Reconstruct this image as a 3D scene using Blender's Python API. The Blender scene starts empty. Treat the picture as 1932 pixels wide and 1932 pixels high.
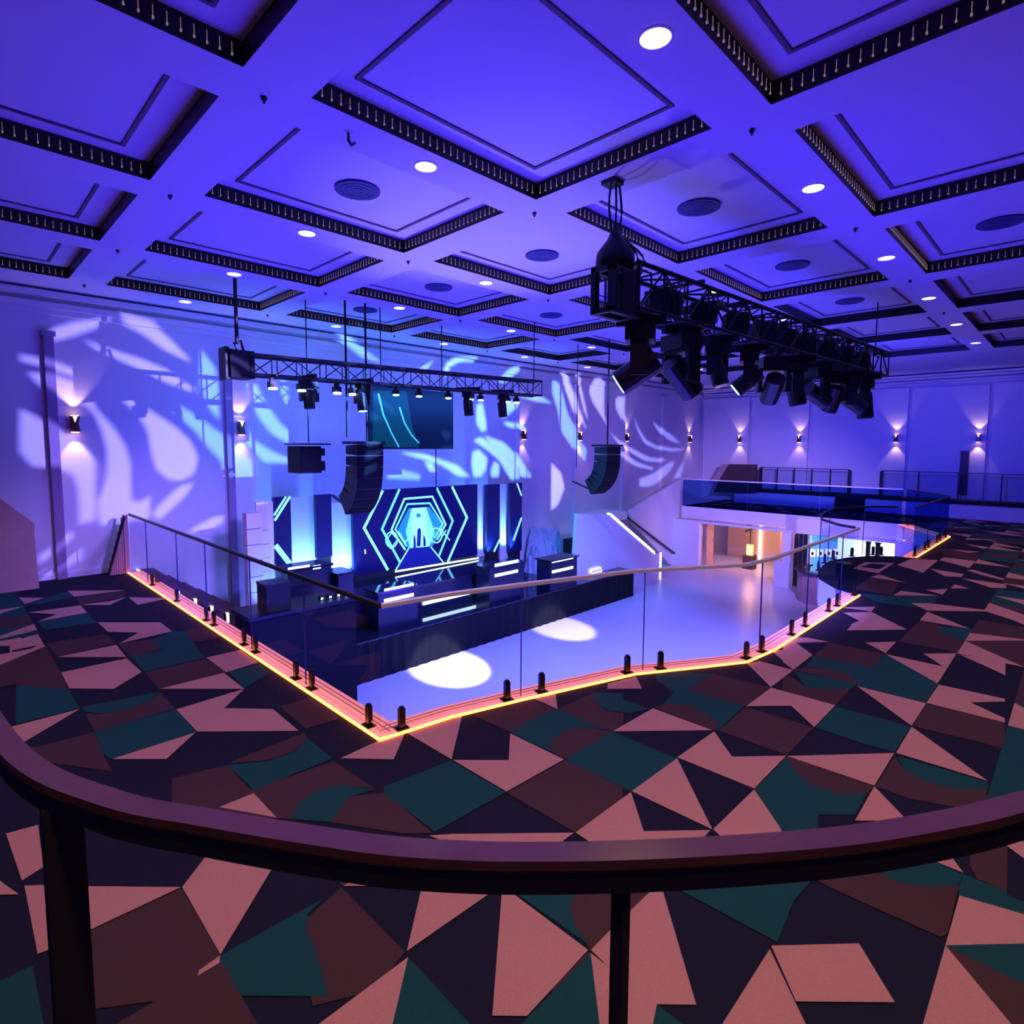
import bpy, math, random
from mathutils import Vector, Matrix
from mathutils.geometry import tessellate_polygon, delaunay_2d_cdt
random.seed(7)
C = bpy.context.scene.collection
# ---------------- camera, world, exposure -----------------
# world axes follow the room: x along the stage wall (to the right and away), y towards the stage wall, z up, balcony carpet at z = 0
F, PITCH, ROLL, YAW, PX, PY, EYE = 1084.94, 0.08154, -0.00491, 0.78326, 966.0, 930.0, 2.4
cam_d = bpy.data.cameras.new('camera'); cam = bpy.data.objects.new('camera', cam_d); C.objects.link(cam)
cam.location = (0, 0, EYE)
cam_d.sensor_width = 36; cam_d.lens = 36*F/1932; cam_d.shift_y = -36/1932; cam_d.clip_start = 0.02; cam_d.clip_end = 200
fw = Vector((math.cos(YAW)*math.cos(PITCH), math.sin(YAW)*math.cos(PITCH), -math.sin(PITCH)))
rt = Vector((math.sin(YAW), -math.cos(YAW), 0)); up = rt.cross(fw)
r2 = rt*math.cos(ROLL) - up*math.sin(ROLL); u2 = rt*math.sin(ROLL) + up*math.cos(ROLL)
cam.rotation_euler = Matrix((r2, u2, -fw)).transposed().to_euler()
bpy.context.scene.camera = cam
W = bpy.data.worlds.new('world'); bpy.context.scene.world = W; W.use_nodes = True
W.node_tree.nodes['Background'].inputs[0].default_value = (0.05, 0.015, 0.20, 1); W.node_tree.nodes['Background'].inputs[1].default_value = 0.35
vs = bpy.context.scene.view_settings; vs.view_transform = 'Standard'; vs.look = 'None'; vs.gamma = 1; vs.exposure = 0.0
try: vs.use_curve_mapping = False
except Exception: pass
cy = bpy.context.scene.cycles
cy.max_bounces = 7; cy.diffuse_bounces = 3; cy.glossy_bounces = 3; cy.transparent_max_bounces = 12; cy.sample_clamp_indirect = 4; cy.use_denoising = True
cy.caustics_reflective = False; cy.caustics_refractive = False

def ray(x, y):
    a = (x-PX)/F; b = (y-PY)/F; c, s = math.cos(-ROLL), math.sin(-ROLL); a, b = c*a-s*b, s*a+c*b
    return fw + rt*a - up*b
def at(x, y, u=None, v=None, z=None):          # the point of the room plane x=u, y=v or z=z that the photo shows at pixel (x, y)
    r = ray(x, y)
    t = u/r.x if u is not None else v/r.y if v is not None else (z-EYE)/r.z
    return Vector((0, 0, EYE)) + r*t
def pix(p):
    d = Vector(p)-Vector((0, 0, EYE)); f = d.dot(fw)
    if f <= 0.01: return (-9999, -9999)
    a, b = d.dot(rt)/f, -d.dot(up)/f; c, s = math.cos(ROLL), math.sin(ROLL)
    return PX+F*(c*a-s*b), PY+F*(s*a+c*b)

# ---------------- lights -----------------
def light(name, kind, loc, energy, color, target=None, **k):
    d = bpy.data.lights.new(name, kind); d.energy = energy; d.color = color
    for a, b in k.items(): setattr(d, a, b)
    o = bpy.data.objects.new(name, d); o.location = loc; C.objects.link(o)
    if target is not None: o.rotation_euler = (Vector(target)-Vector(loc)).to_track_quat('-Z', 'Y').to_euler()
    return o
VIO = (0.035, 0.013, 1.0); BLU = (0.03, 0.15, 1.0); AZU = (0.05, 0.33, 1.0); LAV = (0.33, 0.26, 1.0); PUR = (0.36, 0.10, 0.95); WARM = (1.0, 0.60, 0.33)
# violet fill lights added out of view below the balcony edge to brighten the ceiling
light('ceiling_fill_near', 'AREA', (5.2, 4.9, -2.2), 540, VIO, (6.5, 6.5, 5), shape='RECTANGLE', size=5, size_y=1.2)
light('ceiling_fill_side', 'AREA', (3.3, 7.4, -2.2), 330, VIO, (5, 7, 5), shape='RECTANGLE', size=1.2, size_y=4)
light('ceiling_fill_far', 'AREA', (10.5, 3.9, -2.2), 400, VIO, (12.5, 4.5, 5), shape='RECTANGLE', size=6, size_y=1)
# weak violet fill light added behind the camera
light('house_fill_rear', 'AREA', (-3.0, -3.0, 2.2), 22, (0.2, 0.02, 0.9), (3, 3, 5.0), shape='RECTANGLE', size=5, size_y=2)
# recessed house lights over the carpet
for i, (x, y, e) in enumerate([(0.4, -0.3, 110), (0.4, 2.1, 120), (0.4, 4.6, 90), (3.5, -0.3, 130), (3.5, 2.15, 80), (6.5, -0.3, 130), (9.6, -0.3, 120), (12.7, -0.3, 110), (15.8, 0.3, 110), (0.4, 8.5, 90), (19, .6, 100), (-1.5, 6.5, 60)]):
    light('house_downlight_beam', 'SPOT', (x, y, 4.98), e*1.55, WARM, (x, y, 0), spot_size=math.radians(120), spot_blend=0.9, shadow_soft_size=0.12)
# washes from the stage truss and the front truss
light('stage_wash_high', 'AREA', (7.4, 9.9, 3.4), 190, (0.06, 0.22, 1), (7.4, 12.8, 1.6), shape='RECTANGLE', size=6, size_y=0.4)
light('stage_floor_wash', 'SPOT', (8.0, 4.5, 3.6), 3200, (0.005, 0.05, 1), (8.6, 11.5, -1.4), spot_size=math.radians(60), spot_blend=0.8, shadow_soft_size=0.2)
light('dance_floor_wash', 'SPOT', (9.0, 3.9, 3.5), 6200, (0.18, 0.18, 1), (9.0, 6.6, -2.4), spot_size=math.radians(112), spot_blend=0.6, shadow_soft_size=0.3)
light('dance_floor_beam_one', 'SPOT', (6.2, 4.1, 3.2), 10000, (0.9, 0.85, 1), at(852, 1262, z=-2.4), spot_size=math.radians(13), spot_blend=0.3, shadow_soft_size=0.05)
light('dance_floor_beam_two', 'SPOT', (9.9, 3.7, 3.2), 8000, (0.9, 0.8, 1), at(1065, 1185, z=-2.4), spot_size=math.radians(12), spot_blend=0.5, shadow_soft_size=0.05)
light('stair_wash', 'SPOT', (9.6, 8.8, 3.3), 1500, (0.01, 0.30, 1), (15.6, 10.7, -.9), spot_size=math.radians(50), spot_blend=.9, shadow_soft_size=0.1)
light('ceiling_fill_mid', 'SPOT', (6.4, 9.6, -1.4), 1300, (0.6, 0.5, 1), (5.6, 6.0, 5.0), spot_size=math.radians(42), spot_blend=1, shadow_soft_size=0.2)  # added spot low before the stage, on no truss, brightens mid ceiling
light('wall_wash_far', 'SPOT', (14.5, 3.0, 3.6), 2400, (0.03, 0.03, 1), (25.5, 5.5, 2.6), spot_size=math.radians(85), spot_blend=1, shadow_soft_size=0.3)
light('wall_wash_left', 'SPOT', (3.9, 4.5, 3.3), 2800, (0.25, 0.16, 1), (3.0, 12.8, -0.9), spot_size=math.radians(48), spot_blend=1, shadow_soft_size=0.3)
light('wall_wash_right', 'SPOT', (12.0, 4.2, 3.5), 700, (0.34, 0.16, 1), (17.5, 12.8, -0.4), spot_size=math.radians(70), spot_blend=1, shadow_soft_size=0.3)
light('balcony_front_wash', 'SPOT', (13.6, 3.9, 3.4), 3800, (0.42, 0.26, 1), (21.3, 8.2, -0.6), spot_size=math.radians(58), spot_blend=.8, shadow_soft_size=0.3)

# ---------------- materials -----------------
def s2l(c): return tuple(((v/255)/12.92 if v/255 <= .04045 else ((v/255+.055)/1.055)**2.4) for v in c)
def mat(name, col, rough=0.6, metal=0.0, noise=0.0, scale=20, bump=0.0, emit=None, es=0.0, spec=0.5, srgb=False):
    m = bpy.data.materials.new(name); m.use_nodes = True; nt = m.node_tree; b = nt.nodes['Principled BSDF']
    if srgb: col = s2l(col)
    b.inputs['Base Color'].default_value = (*col, 1); b.inputs['Roughness'].default_value = rough; b.inputs['Metallic'].default_value = metal
    b.inputs['Specular IOR Level'].default_value = spec
    if noise or bump:
        n = nt.nodes.new('ShaderNodeTexNoise'); n.inputs['Scale'].default_value = scale; n.inputs['Detail'].default_value = 4
        tc = nt.nodes.new('ShaderNodeTexCoord'); nt.links.new(tc.outputs['Object'], n.inputs['Vector'])
        if noise:
            mx = nt.nodes.new('ShaderNodeMix'); mx.data_type = 'RGBA'
            mx.inputs[6].default_value = (*[c*(1-noise) for c in col], 1); mx.inputs[7].default_value = (*[min(1, c*(1+noise)) for c in col], 1)
            nt.links.new(n.outputs['Fac'], mx.inputs[0]); nt.links.new(mx.outputs[2], b.inputs['Base Color'])
        if bump:
            bp = nt.nodes.new('ShaderNodeBump'); bp.inputs['Strength'].default_value = bump; bp.inputs['Distance'].default_value = 0.01
            nt.links.new(n.outputs['Fac'], bp.inputs['Height']); nt.links.new(bp.outputs['Normal'], b.inputs['Normal'])
    if emit: b.inputs['Emission Color'].default_value = (*emit, 1); b.inputs['Emission Strength'].default_value = es
    return m
M = {}
M['plaster'] = mat('white_plaster', (.72, .70, .72), .75, noise=.03, scale=3)
M['ceil'] = mat('ceiling_paint', (.58, .57, .80), .8, noise=.02, scale=2)
M['band'] = mat('dark_bronze_band', (.012, .008, .006), .45, metal=.2)
M['groove'] = mat('shadow_gap_paint', (.10, .05, .12), .7)
M['cL'] = mat('carpet_dusty_rose', (.49, .235, .20), .95, noise=.22, scale=160, bump=.5, spec=.1)
M['cB'] = mat('carpet_maroon', (.066, .034, .034), .95, noise=.2, scale=160, bump=.5, spec=.1)
M['cG'] = mat('carpet_bottle_green', (.010, .066, .062), .95, noise=.2, scale=160, bump=.5, spec=.1)
M['cN'] = mat('carpet_navy', (.013, .014, .028), .95, noise=.2, scale=160, bump=.5, spec=.1)
M['wood'] = mat('dark_varnished_wood', (.085, .035, .028), .22, noise=.3, scale=9)
M['blk'] = mat('black_metal', (.008, .009, .009), .45, metal=.3)
M['matt'] = mat('matt_black', (.006, .006, .007), .8)
M['satin'] = mat('satin_black_cloth', (.005, .005, .007), .8, noise=.3, scale=8, spec=.2)
M['pil'] = mat('dark_plum_pilaster', (.30, .20, .34), .6)  # darker tone, used for the two leftmost pilasters only
M['blkb'] = mat('black_stage_laminate', (.012, .014, .03), .25)
M['clamp'] = mat('dark_clamp_metal', (.02, .018, .02), .35, metal=.7)
M['floor'] = mat('dance_floor_vinyl', (.66, .62, .70), .34, noise=.04, scale=1.2)
M['stagefl'] = mat('polished_stage_floor', (.012, .013, .02), .06, spec=.9)
M['steel'] = mat('brushed_steel', (.5, .5, .52), .3, metal=1)
M['warmem'] = mat('orange_led_strip', (.8, .3, .1), .5, emit=(1, .22, .035), es=9)
M['lit'] = mat('orange_backlit_acrylic', (.8, .45, .35), .4, emit=(1, .20, .075), es=.95)
M['alu'] = mat('satin_aluminium_base', (.75, .62, .58), .35, metal=.3)
M['down'] = mat('downlight_diffuser', (.9, .9, .9), .5, emit=(1, .93, .93), es=6)
M['disc'] = mat('dark_blue_perforated_disc', (.02, .02, .16), .7, noise=.4, scale=60)
M['wht'] = mat('white_light_bar', (.9, .9, .9), .5, emit=(.55, .78, 1), es=5)
M['lens'] = mat('cyan_lamp_lens', (.8, .9, .9), .3, emit=(.25, .9, 1), es=7)
M['screen'] = mat('led_panel_navy', (.004, .004, .03), .35, emit=(.0, .0, .13), es=.6)
M['scrcy'] = mat('led_image_cyan', (.1, .5, .6), .5, emit=(.12, .62, 1), es=1.7)
M['scrlt'] = mat('led_image_pale', (.1, .5, .6), .5, emit=(.3, .95, 1), es=1.3)
M['scrmd'] = mat('led_image_teal', (.02, .2, .3), .5, emit=(.01, .22, .6), es=1.0)
M['scrdk'] = mat('led_image_dark_blue', (.01, .01, .1), .5, emit=(.0, .005, .16), es=1)
M['tv'] = mat('projection_screen_teal_black', (.004, .010, .016), .7, spec=.1)
M['tvem'] = mat('screen_image_teal', (.004, .02, .025), .7, emit=(.0, .035, .045), es=1, spec=.1)
M['tvln'] = mat('screen_image_streak', (.1, .4, .5), .4, emit=(.03, .32, .38), es=1)
M['sconce'] = mat('bronze_sconce_body', (.10, .05, .03), .35, metal=.6)
M['glow'] = mat('warm_lamp_glow', (1, .8, .6), .5, emit=(1, .52, .36), es=7)
M['amber'] = mat('amber_lamp_glow', (1, .6, .2), .5, emit=(1, .38, .04), es=6)
M['drop'] = mat('crystal_drop', (.5, .42, .32), .2, emit=(.9, .6, .45), es=.2)
M['frame'] = mat('dark_brown_rail_paint', (.02, .014, .014), .4, metal=.3)
M['railw'] = mat('pale_metal_handrail', (.95, .93, 1.0), .35, metal=.15)
M['cream'] = mat('cream_room_wall', (.62, .46, .38), .7)
M['brown'] = mat('dark_brown_panel', (.07, .035, .03), .5, noise=.2, scale=5)
M['lobby'] = mat('glowing_lobby_wall', (.9, .93, .95), .6, emit=(.72, .86, 1), es=1.5)  # lobby lamp light put into the wall as its own glow
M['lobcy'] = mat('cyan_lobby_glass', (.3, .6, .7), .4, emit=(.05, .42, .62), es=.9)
M['fabric'] = mat('crumpled_light_drape', (.35, .38, .5), .8, noise=.3, scale=6)
M['sign'] = mat('glowing_white', (.9, .9, .9), .5, emit=(.9, .85, 1), es=1.6)
M['pink'] = mat('rosy_timber_cladding', (.50, .30, .27), .55, noise=.2, scale=6)
def glass(name, tint, g=.07):
    m = bpy.data.materials.new(name); m.use_nodes = True; nt = m.node_tree; nt.nodes.clear()
    o = nt.nodes.new('ShaderNodeOutputMaterial'); t = nt.nodes.new('ShaderNodeBsdfTransparent'); t.inputs[0].default_value = (*tint, 1)
    gl = nt.nodes.new('ShaderNodeBsdfGlossy'); gl.inputs['Roughness'].default_value = .02
    fr = nt.nodes.new('ShaderNodeFresnel'); fr.inputs[0].default_value = 1.25; mx = nt.nodes.new('ShaderNodeMixShader'); ml = nt.nodes.new('ShaderNodeMath'); ml.operation = 'MULTIPLY'; ml.inputs[1].default_value = .06; nt.links.new(fr.outputs[0], ml.inputs[0])
    nt.links.new(ml.outputs[0], mx.inputs[0]); nt.links.new(t.outputs[0], mx.inputs[1]); nt.links.new(gl.outputs[0], mx.inputs[2]); nt.links.new(mx.outputs[0], o.inputs[0])
    return m
M['glass'] = glass('clear_balustrade_glass', (.86, .88, .93)); M['glassb'] = glass('blue_tinted_glass', (.34, .52, .86))
M['edge'] = mat('glass_edge', (.03, .04, .16), .2)

# ---------------- mesh helpers -----------------
class MB:
    def __init__(s): s.v = []; s.f = []; s.m = []; s.mats = []
    def _mi(s, m):
        if m is None: return 0
        if m not in s.mats: s.mats.append(m)
        return s.mats.index(m)
    def face(s, pts, m=None):
        n = len(s.v); s.v += [tuple(p) for p in pts]; s.f.append(tuple(range(n, n+len(pts)))); s.m.append(s._mi(m)); return s
    def raw(s, vs, fs, m=None):
        n = len(s.v); s.v += [tuple(p) for p in vs]; s.f += [tuple(i+n for i in f) for f in fs]; s.m += [s._mi(m)]*len(fs); return s
    def box(s, x0, x1, y0, y1, z0, z1, m=None):
        vs = [(x, y, z) for z in (z0, z1) for y in (y0, y1) for x in (x0, x1)]
        return s.raw(vs, [(0, 2, 3, 1), (4, 5, 7, 6), (0, 1, 5, 4), (2, 6, 7, 3), (0, 4, 6, 2), (1, 3, 7, 5)], m)
    def obox(s, c, ex, ey, ez, m=None):      # centre and three half-extent vectors
        c, ex, ey, ez = map(Vector, (c, ex, ey, ez))
        vs = [c+ex*a+ey*b+ez*d for d in (-1, 1) for b in (-1, 1) for a in (-1, 1)]
        return s.raw(vs, [(0, 2, 3, 1), (4, 5, 7, 6), (0, 1, 5, 4), (2, 6, 7, 3), (0, 4, 6, 2), (1, 3, 7, 5)], m)
    def tube(s, pts, r, n=8, m=None, r2=None, cap=True):
        pts = [Vector(p) for p in pts]; rings = []
        for i, p in enumerate(pts):
            d = (pts[min(i+1, len(pts)-1)]-pts[max(i-1, 0)]).normalized()
            a = d.cross(Vector((0, 0, 1))); a = Vector((1, 0, 0)) if a.length < 1e-3 else a.normalized(); b = d.cross(a)
            rr = r if r2 is None else r+(r2-r)*i/(len(pts)-1)
            rings.append([p+(a*math.cos(t)+b*math.sin(t))*rr for t in [2*math.pi*k/n for k in range(n)]])
        vs = [q for R in rings for q in R]; fs = []
        for i in range(len(pts)-1):
            for k in range(n): fs.append((i*n+k, i*n+(k+1) % n, (i+1)*n+(k+1) % n, (i+1)*n+k))
        if cap: fs += [tuple(range(n-1, -1, -1)), tuple((len(pts)-1)*n+k for k in range(n))]
        return s.raw(vs, fs, m)
    def prism(s, poly, d, m=None):           # 3D planar polygon extruded by vector d
        n = len(poly); d = Vector(d); a = [Vector(p) for p in poly]; b = [p+d for p in a]
        fs = [tuple(range(n-1, -1, -1)), tuple(range(n, 2*n))]+[(i, (i+1) % n, (i+1) % n+n, i+n) for i in range(n)]
        return s.raw(a+b, fs, m)
    def sweep(s, path, sec, m=None, cap=True):  # section (side, up) along a path in plan
        path = [Vector(p) for p in path]; n = len(sec); vs = []; fs = []
        for i, p in enumerate(path):
            d = (path[min(i+1, len(path)-1)]-path[max(i-1, 0)]); d.z = 0; d.normalize(); sd = Vector((d.y, -d.x, 0))
            k = 1.0
            if 0 < i < len(path)-1:
                e = (path[i+1]-p); e.z = 0; e.normalize(); k = 1/max(.5, abs(e.dot(d)))
            vs += [p+sd*a*k+Vector((0, 0, b)) for a, b in sec]
        for i in range(len(path)-1):
            for k in range(n): fs.append((i*n+k, i*n+(k+1) % n, (i+1)*n+(k+1) % n, (i+1)*n+k))
        if cap: fs += [tuple(range(n-1, -1, -1)), tuple((len(path)-1)*n+k for k in range(n))]
        return s.raw(vs, fs, m)
    def build(s, name, m=None, parent=None, smooth=False):
        base = Vector((0, 0, 0)); p = parent
        while p is not None: base += p.location; p = p.parent
        me = bpy.data.meshes.new(name); me.from_pydata([tuple(Vector(v)-base) for v in s.v], [], s.f)
        ms = s.mats if s.mats else [m]
        for x in ms: me.materials.append(M[x] if isinstance(x, str) else x)
        if s.mats: me.polygons.foreach_set('material_index', s.m)
        if smooth: me.polygons.foreach_set('use_smooth', [True]*len(me.polygons))
        me.update(); o = bpy.data.objects.new(name, me); C.objects.link(o); o.parent = parent
        return o
def tag(o, label=None, cat=None, group=None, kind=None):
    if label: o['label'] = label
    if cat: o['category'] = cat
    if group: o['group'] = group
    if kind: o['kind'] = kind
    return o
def thing(name, label, cat, loc=(0, 0, 0), group=None):
    o = bpy.data.objects.new(name, None); o.location = loc; o.empty_display_size = .1; C.objects.link(o); return tag(o, label, cat, group)
def copy_tree(o, parent=None):
    c = o.copy(); C.objects.link(c); c.parent = parent
    for ch in [x for x in bpy.data.objects if x.parent == o]: copy_tree(ch, c)
    return c
def rot(o, z=0, x=0, y=0): o.rotation_euler = (x, y, z)

# ---------------- the setting -----------------
YW, XW, ZC, ZL = 12.855, 25.5, 5.05, -2.4       # stage wall, far wall, ceiling, lower floor
# balcony edge in plan (traced at carpet level)
EDGE = [(2.47, 12.6), (2.47, 3.95), (3.12, 3.90), (3.83, 3.72), (4.52, 3.50), (5.12, 3.31), (5.7, 2.97), (6.3, 2.63), (6.9, 2.56), (10.54, 2.56),
        (10.75, 2.9), (11.3, 3.32), (12.0, 3.55), (12.7, 3.68), (13.35, 3.74), (14.05, 3.58), (14.7, 3.23), (14.98, 2.87), (15.02, 2.56), (19.3, 2.54), (21.5, 3.95), (21.5, 11.6)]
OUT = [(XW, 11.6), (XW, -7), (-7, -7), (-7, YW), (2.2, YW), (2.2, 12.6)]
slab = MB(); poly = [Vector((x, y, 0)) for x, y in EDGE+OUT]
tris = tessellate_polygon([poly])
slab.raw([Vector((p.x, p.y, -.004)) for p in poly], tris, 'cN'); slab.raw([Vector((p.x, p.y, -.5)) for p in poly], [t[::-1] for t in tris], 'plaster')
n = len(poly)
slab.raw([Vector((p.x, p.y, -.004)) for p in poly]+[Vector((p.x, p.y, -.5)) for p in poly], [(i, (i+1) % n, n+(i+1) % n, n+i) for i in range(n)], 'plaster')
floor = tag(slab.build('floor'), kind='structure')

# carpet print, traced: (crop origin, scale, [(colour, points)])
PR = []
def T(ox, oy, s, items):
    for c, pts in items:
        P = [at(ox+pts[i]*s, oy+pts[i+1]*s, z=0) for i in range(0, len(pts), 2)]; PR.append((c, P))
T(730, 1300, .2329, [('G', (0,800,545,585,985,838,415,1165,200,1000,0,860)), ('B', (992,838,1470,570,1932,790,1932,880,1550,1155)), ('B', (720,215,1190,85,1400,165,1200,240,1020,350)),
 ('G', (1020,350,1200,240,1400,165,1480,190,1700,290,1850,330,1600,300,1440,340,1360,410,1345,500,1200,440)), ('B', (1345,500,1360,410,1440,340,1600,300,1850,335,1470,565)),
 ('B', (1400,160,1700,20,1690,80,1800,170,1932,185,1932,300,1850,330,1700,290)), ('G', (1690,20,1932,30,1932,180,1800,165,1690,80)),
 ('L', (185,368,625,225,545,575)), ('L', (555,580,1008,577,1018,360,1455,567,992,832)), ('L', (370,1195,560,1180,1545,1160,1455,1225,1500,1400,900,1400)), ('L', (1190,70,1380,20,1400,160))])
T(1150, 1220, .2070, [('G', (-386,1024,50,765,640,1000,222,1308)), ('N', (70,775,955,755,640,995,600,990)), ('B', (720,375,960,230,1485,350,1255,520)),
 ('G', (440,225,960,228,720,375,1250,520,1010,740,1000,680,900,590,740,515,520,510,600,400,450,300)), ('B', (430,545,520,510,740,515,900,590,1010,680,1000,740,960,742,850,700)), ('G', (0,430,380,555,200,595,0,570)),
 ('B', (1010,745,1265,530,1880,710,1640,965)), ('G', (1350,1275,1610,1020,1700,1150,1932,1270,1932,1760,1640,1760,1590,1632)), ('B', (1610,1000,1645,975,1932,1060,1932,1270,1700,1150)),
 ('L', (50,765,415,550,960,745)), ('L', (640,995,975,755,1140,985,1635,970,1345,1272)), ('L', (228,1308,640,1003,968,1650)), ('L', (-280,1690,222,1315,342,1672,950,1655,905,1705,700,1900,-100,1900,-167,1761)),
 ('L', (975,1648,1345,1280,1590,1635,1640,1800,1200,1850)), ('L', (1270,135,1380,110,1690,190,1487,347)), ('L', (1490,15,1790,-5,1865,50,1690,185)), ('L', (1262,523,1490,352,2077,506,1887,708,1675,515)), ('L', (0,378,313,372,258,262,0,330))])
T(1480, 1140, .2174, [('B', (0,600,60,600,200,690,350,712,590,705,460,850,0,735)), ('G', (260,430,780,520,890,405,1345,655,1250,820,650,680,640,640,560,570,400,530,200,520)), ('G', (90,550,640,665,600,705,350,712,200,690)),
 ('B', (95,545,200,525,400,530,560,570,640,640,635,665)), ('B', (400,305,885,400,780,520,260,430)), ('G', (540,880,1120,1030,975,1250,700,1180,290,1045,460,860)), ('B', (1130,1025,1250,828,1932,985,1932,1215,1600,1130)),
 ('B', (810,1550,980,1290,1060,1400,1250,1500,1500,1570,1780,1560,1780,1620,1932,1600,1932,1800,1120,1656)), ('G', (1000,1285,1780,1500,1800,1560,1500,1570,1250,1500,1060,1400)), ('B', (1000,290,1185,110,1350,140,1350,200,1570,275,1515,380)),
 ('G', (1350,150,1620,175,1932,200,1932,330,1575,280,1350,200)), ('B', (45,1300,800,1550,740,1610,500,1620,250,1540,100,1420)), ('G', (0,1330,45,1310,100,1420,250,1540,500,1620,740,1610,640,1800,0,1800)),
 ('L', (45,1295,975,1260,805,1545)), ('L', (640,1850,805,1550,1100,1850)), ('L', (990,1258,1125,1030,1790,1495)), ('L', (648,683,1248,825,1122,1022)), ('L', (1250,822,1355,662,1932,780,1932,803,1635,815,1932,950,1932,985)),
 ('L', (890,402,1395,505,1220,395,1508,388,1345,652)), ('L', (1540,402,1932,460,1932,575)), ('L', (1520,385,1575,285,1932,340,1932,415,1820,380)), ('L', (715,303,985,293,890,393)), ('L', (520,45,765,37,1075,187,555,200,600,140,660,115)),
 ('L', (490,0,800,-10,765,32)), ('L', (1185,105,1250,30,1620,175)), ('L', (0,300,120,262,230,268,395,300,115,312,255,415,95,545,0,480))])
T(1480, 1000, .2174, [('B', (610,485,750,380,1000,430,940,535)), ('G', (640,520,940,540,1360,540,1240,650,830,600)), ('L', (1110,602,1270,600,1710,650,1932,660,1932,668,1250,665)), ('L', (950,535,1020,495,1350,535)), ('L', (1240,485,1425,475,1380,525)), ('L', (1445,470,1490,435,1615,470)),
 ('L', (750,378,830,355,1060,425)), ('L', (600,305,700,250,960,255,820,345)), ('N', (660,290,760,262,900,268,830,310)), ('L', (980,270,1110,215,1340,225,1210,335)), ('L', (1350,225,1390,200,1665,230,1610,290)), ('L', (1270,300,1565,345,1540,370,1400,365)), ('L', (1590,310,1640,305,1910,380,1932,400,1700,345)),
 ('L', (1540,380,1932,430,1932,465,1800,460)), ('L', (1560,80,1780,110,1740,125)), ('L', (1440,130,1700,150,1600,160)), ('B', (1350,120,1900,200,1650,225,1400,190)), ('L', (1700,40,1930,60,1930,76))])
T(30, 1090, .2070, [('G', (20,1020,500,1060,600,1230,20,1380)), ('B', (20,985,430,910,500,1055,200,1110,20,1020)), ('G', (620,1215,1150,1110,1310,1070,1250,1150,1000,1240,800,1275,650,1260)), ('B', (650,1275,800,1278,1000,1240,1250,1150,1325,1070,1470,1225,740,1440)),
 ('G', (740,1440,1475,1230,1665,1430,900,1690,820,1640)), ('B', (735,1445,820,1640,900,1800,20,1690,20,1540,200,1590)), ('G', (205,450,660,365,750,445,280,520)), ('B', (290,640,830,550,930,635,390,760)), ('B', (950,640,1250,590,1350,680,1060,760)),
 ('G', (1060,755,1350,690,1250,600,1440,520,1560,520,1740,760,1190,890)), ('B', (1190,895,1740,765,1932,890,1320,1040)), ('B', (1560,510,1700,480,1932,560,1620,620)), ('B', (560,220,1000,150,1010,210,600,285)), ('G', (60,290,480,165,530,215,250,280)),
 ('L', (-60,1415,605,1235,65,1562,-60,1500)), ('L', (900,1690,1660,1438,1395,1685)), ('L', (430,905,1025,770,1162,893,910,1050,505,1050)), ('L', (390,765,930,648,1020,758)), ('L', (-40,640,210,548,330,762,60,895,-40,900)), ('N', (-20,708,230,655,-20,775)),
 ('L', (60,900,420,905,20,985,-40,985,-40,900)), ('L', (760,445,1330,440,1435,520,950,637,1130,535,850,530)), ('L', (120,360,600,292,660,358,205,445,380,375)), ('L', (480,160,1000,150,540,215)), ('L', (600,287,870,285,1015,212,870,250)), ('L', (1035,212,1400,218,1120,282)), ('L', (40,225,270,225,90,285))])
T(330, 1200, .2588, [('B', (780,530,1000,465,1220,615,970,690)), ('G', (400,280,630,220,700,290,520,400)), ('B', (400,950,960,720,980,760,880,860,720,920)), ('G', (400,965,720,925,880,865,980,760,1170,905,600,1140)),
 ('B', (0,1060,400,960,570,1140,1180,925,1480,1125,1250,1100,1080,1130,940,1220,870,1350,0,1330)), ('G', (870,1350,940,1220,1080,1130,1250,1100,1480,1130,1300,1180,1150,1370)), ('B', (1150,1370,1300,1180,1560,1150,1900,1440,1700,1450)),
 ('L', (25,560,520,405,375,548,730,550,920,708,180,720)), ('L', (-99,411,370,290,522,405)), ('L', (240,180,490,122,620,212,385,285)), ('L', (345,1270,595,1165,765,1342)), ('L', (1225,905,1615,908,1690,725,1500,775))])
T(30, 1480, .3106, [('B', (415,945,1028,650,1265,1050,1150,1300,430,1400)), ('G', (1265,1060,1900,700,1800,800,1790,900,1850,1030,1932,1300,1200,1300)), ('L', (345,195,500,150,585,175,360,372)), ('L', (855,320,960,275,1170,322)), ('L', (1033,645,1300,290,1700,320,1270,1052)), ('L', (383,645,1025,645,415,940)),
 ('L', (1140,1150,1268,1058,1245,1350,1100,1350)), ('L', (-40,330,155,275,190,530,60,615)), ('L', (75,645,195,640,235,1030,160,1060))])
T(600, 1560, .3106, [('B', (-60,100,500,180,175,370)), ('B', (-120,640,165,378,555,765,380,1000,0,1100)), ('G', (1145,350,1330,200,1800,200,1600,370,1550,480,1590,600,1680,720)), ('B', (1680,740,1590,600,1550,480,1600,370,1800,275,1900,620)), ('B', (1670,755,1850,880,1560,1000,1440,990)),
 ('L', (178,370,500,180,1400,170,567,762,655,367)), ('L', (1143,358,1668,745,1300,1150,1090,1150)), ('L', (1685,745,1860,560,1850,900))])
T(760, 1280, .4141, [('B', (1030,860,1100,860,1188,918,1050,1060)), ('G', (1200,915,1260,850,1735,815,1890,895,1800,1000,1725,1190)), ('L', (1010,1100,1190,920,1360,1480,1048,1480)), ('L', (1080,850,1265,840,1190,915))])
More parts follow.
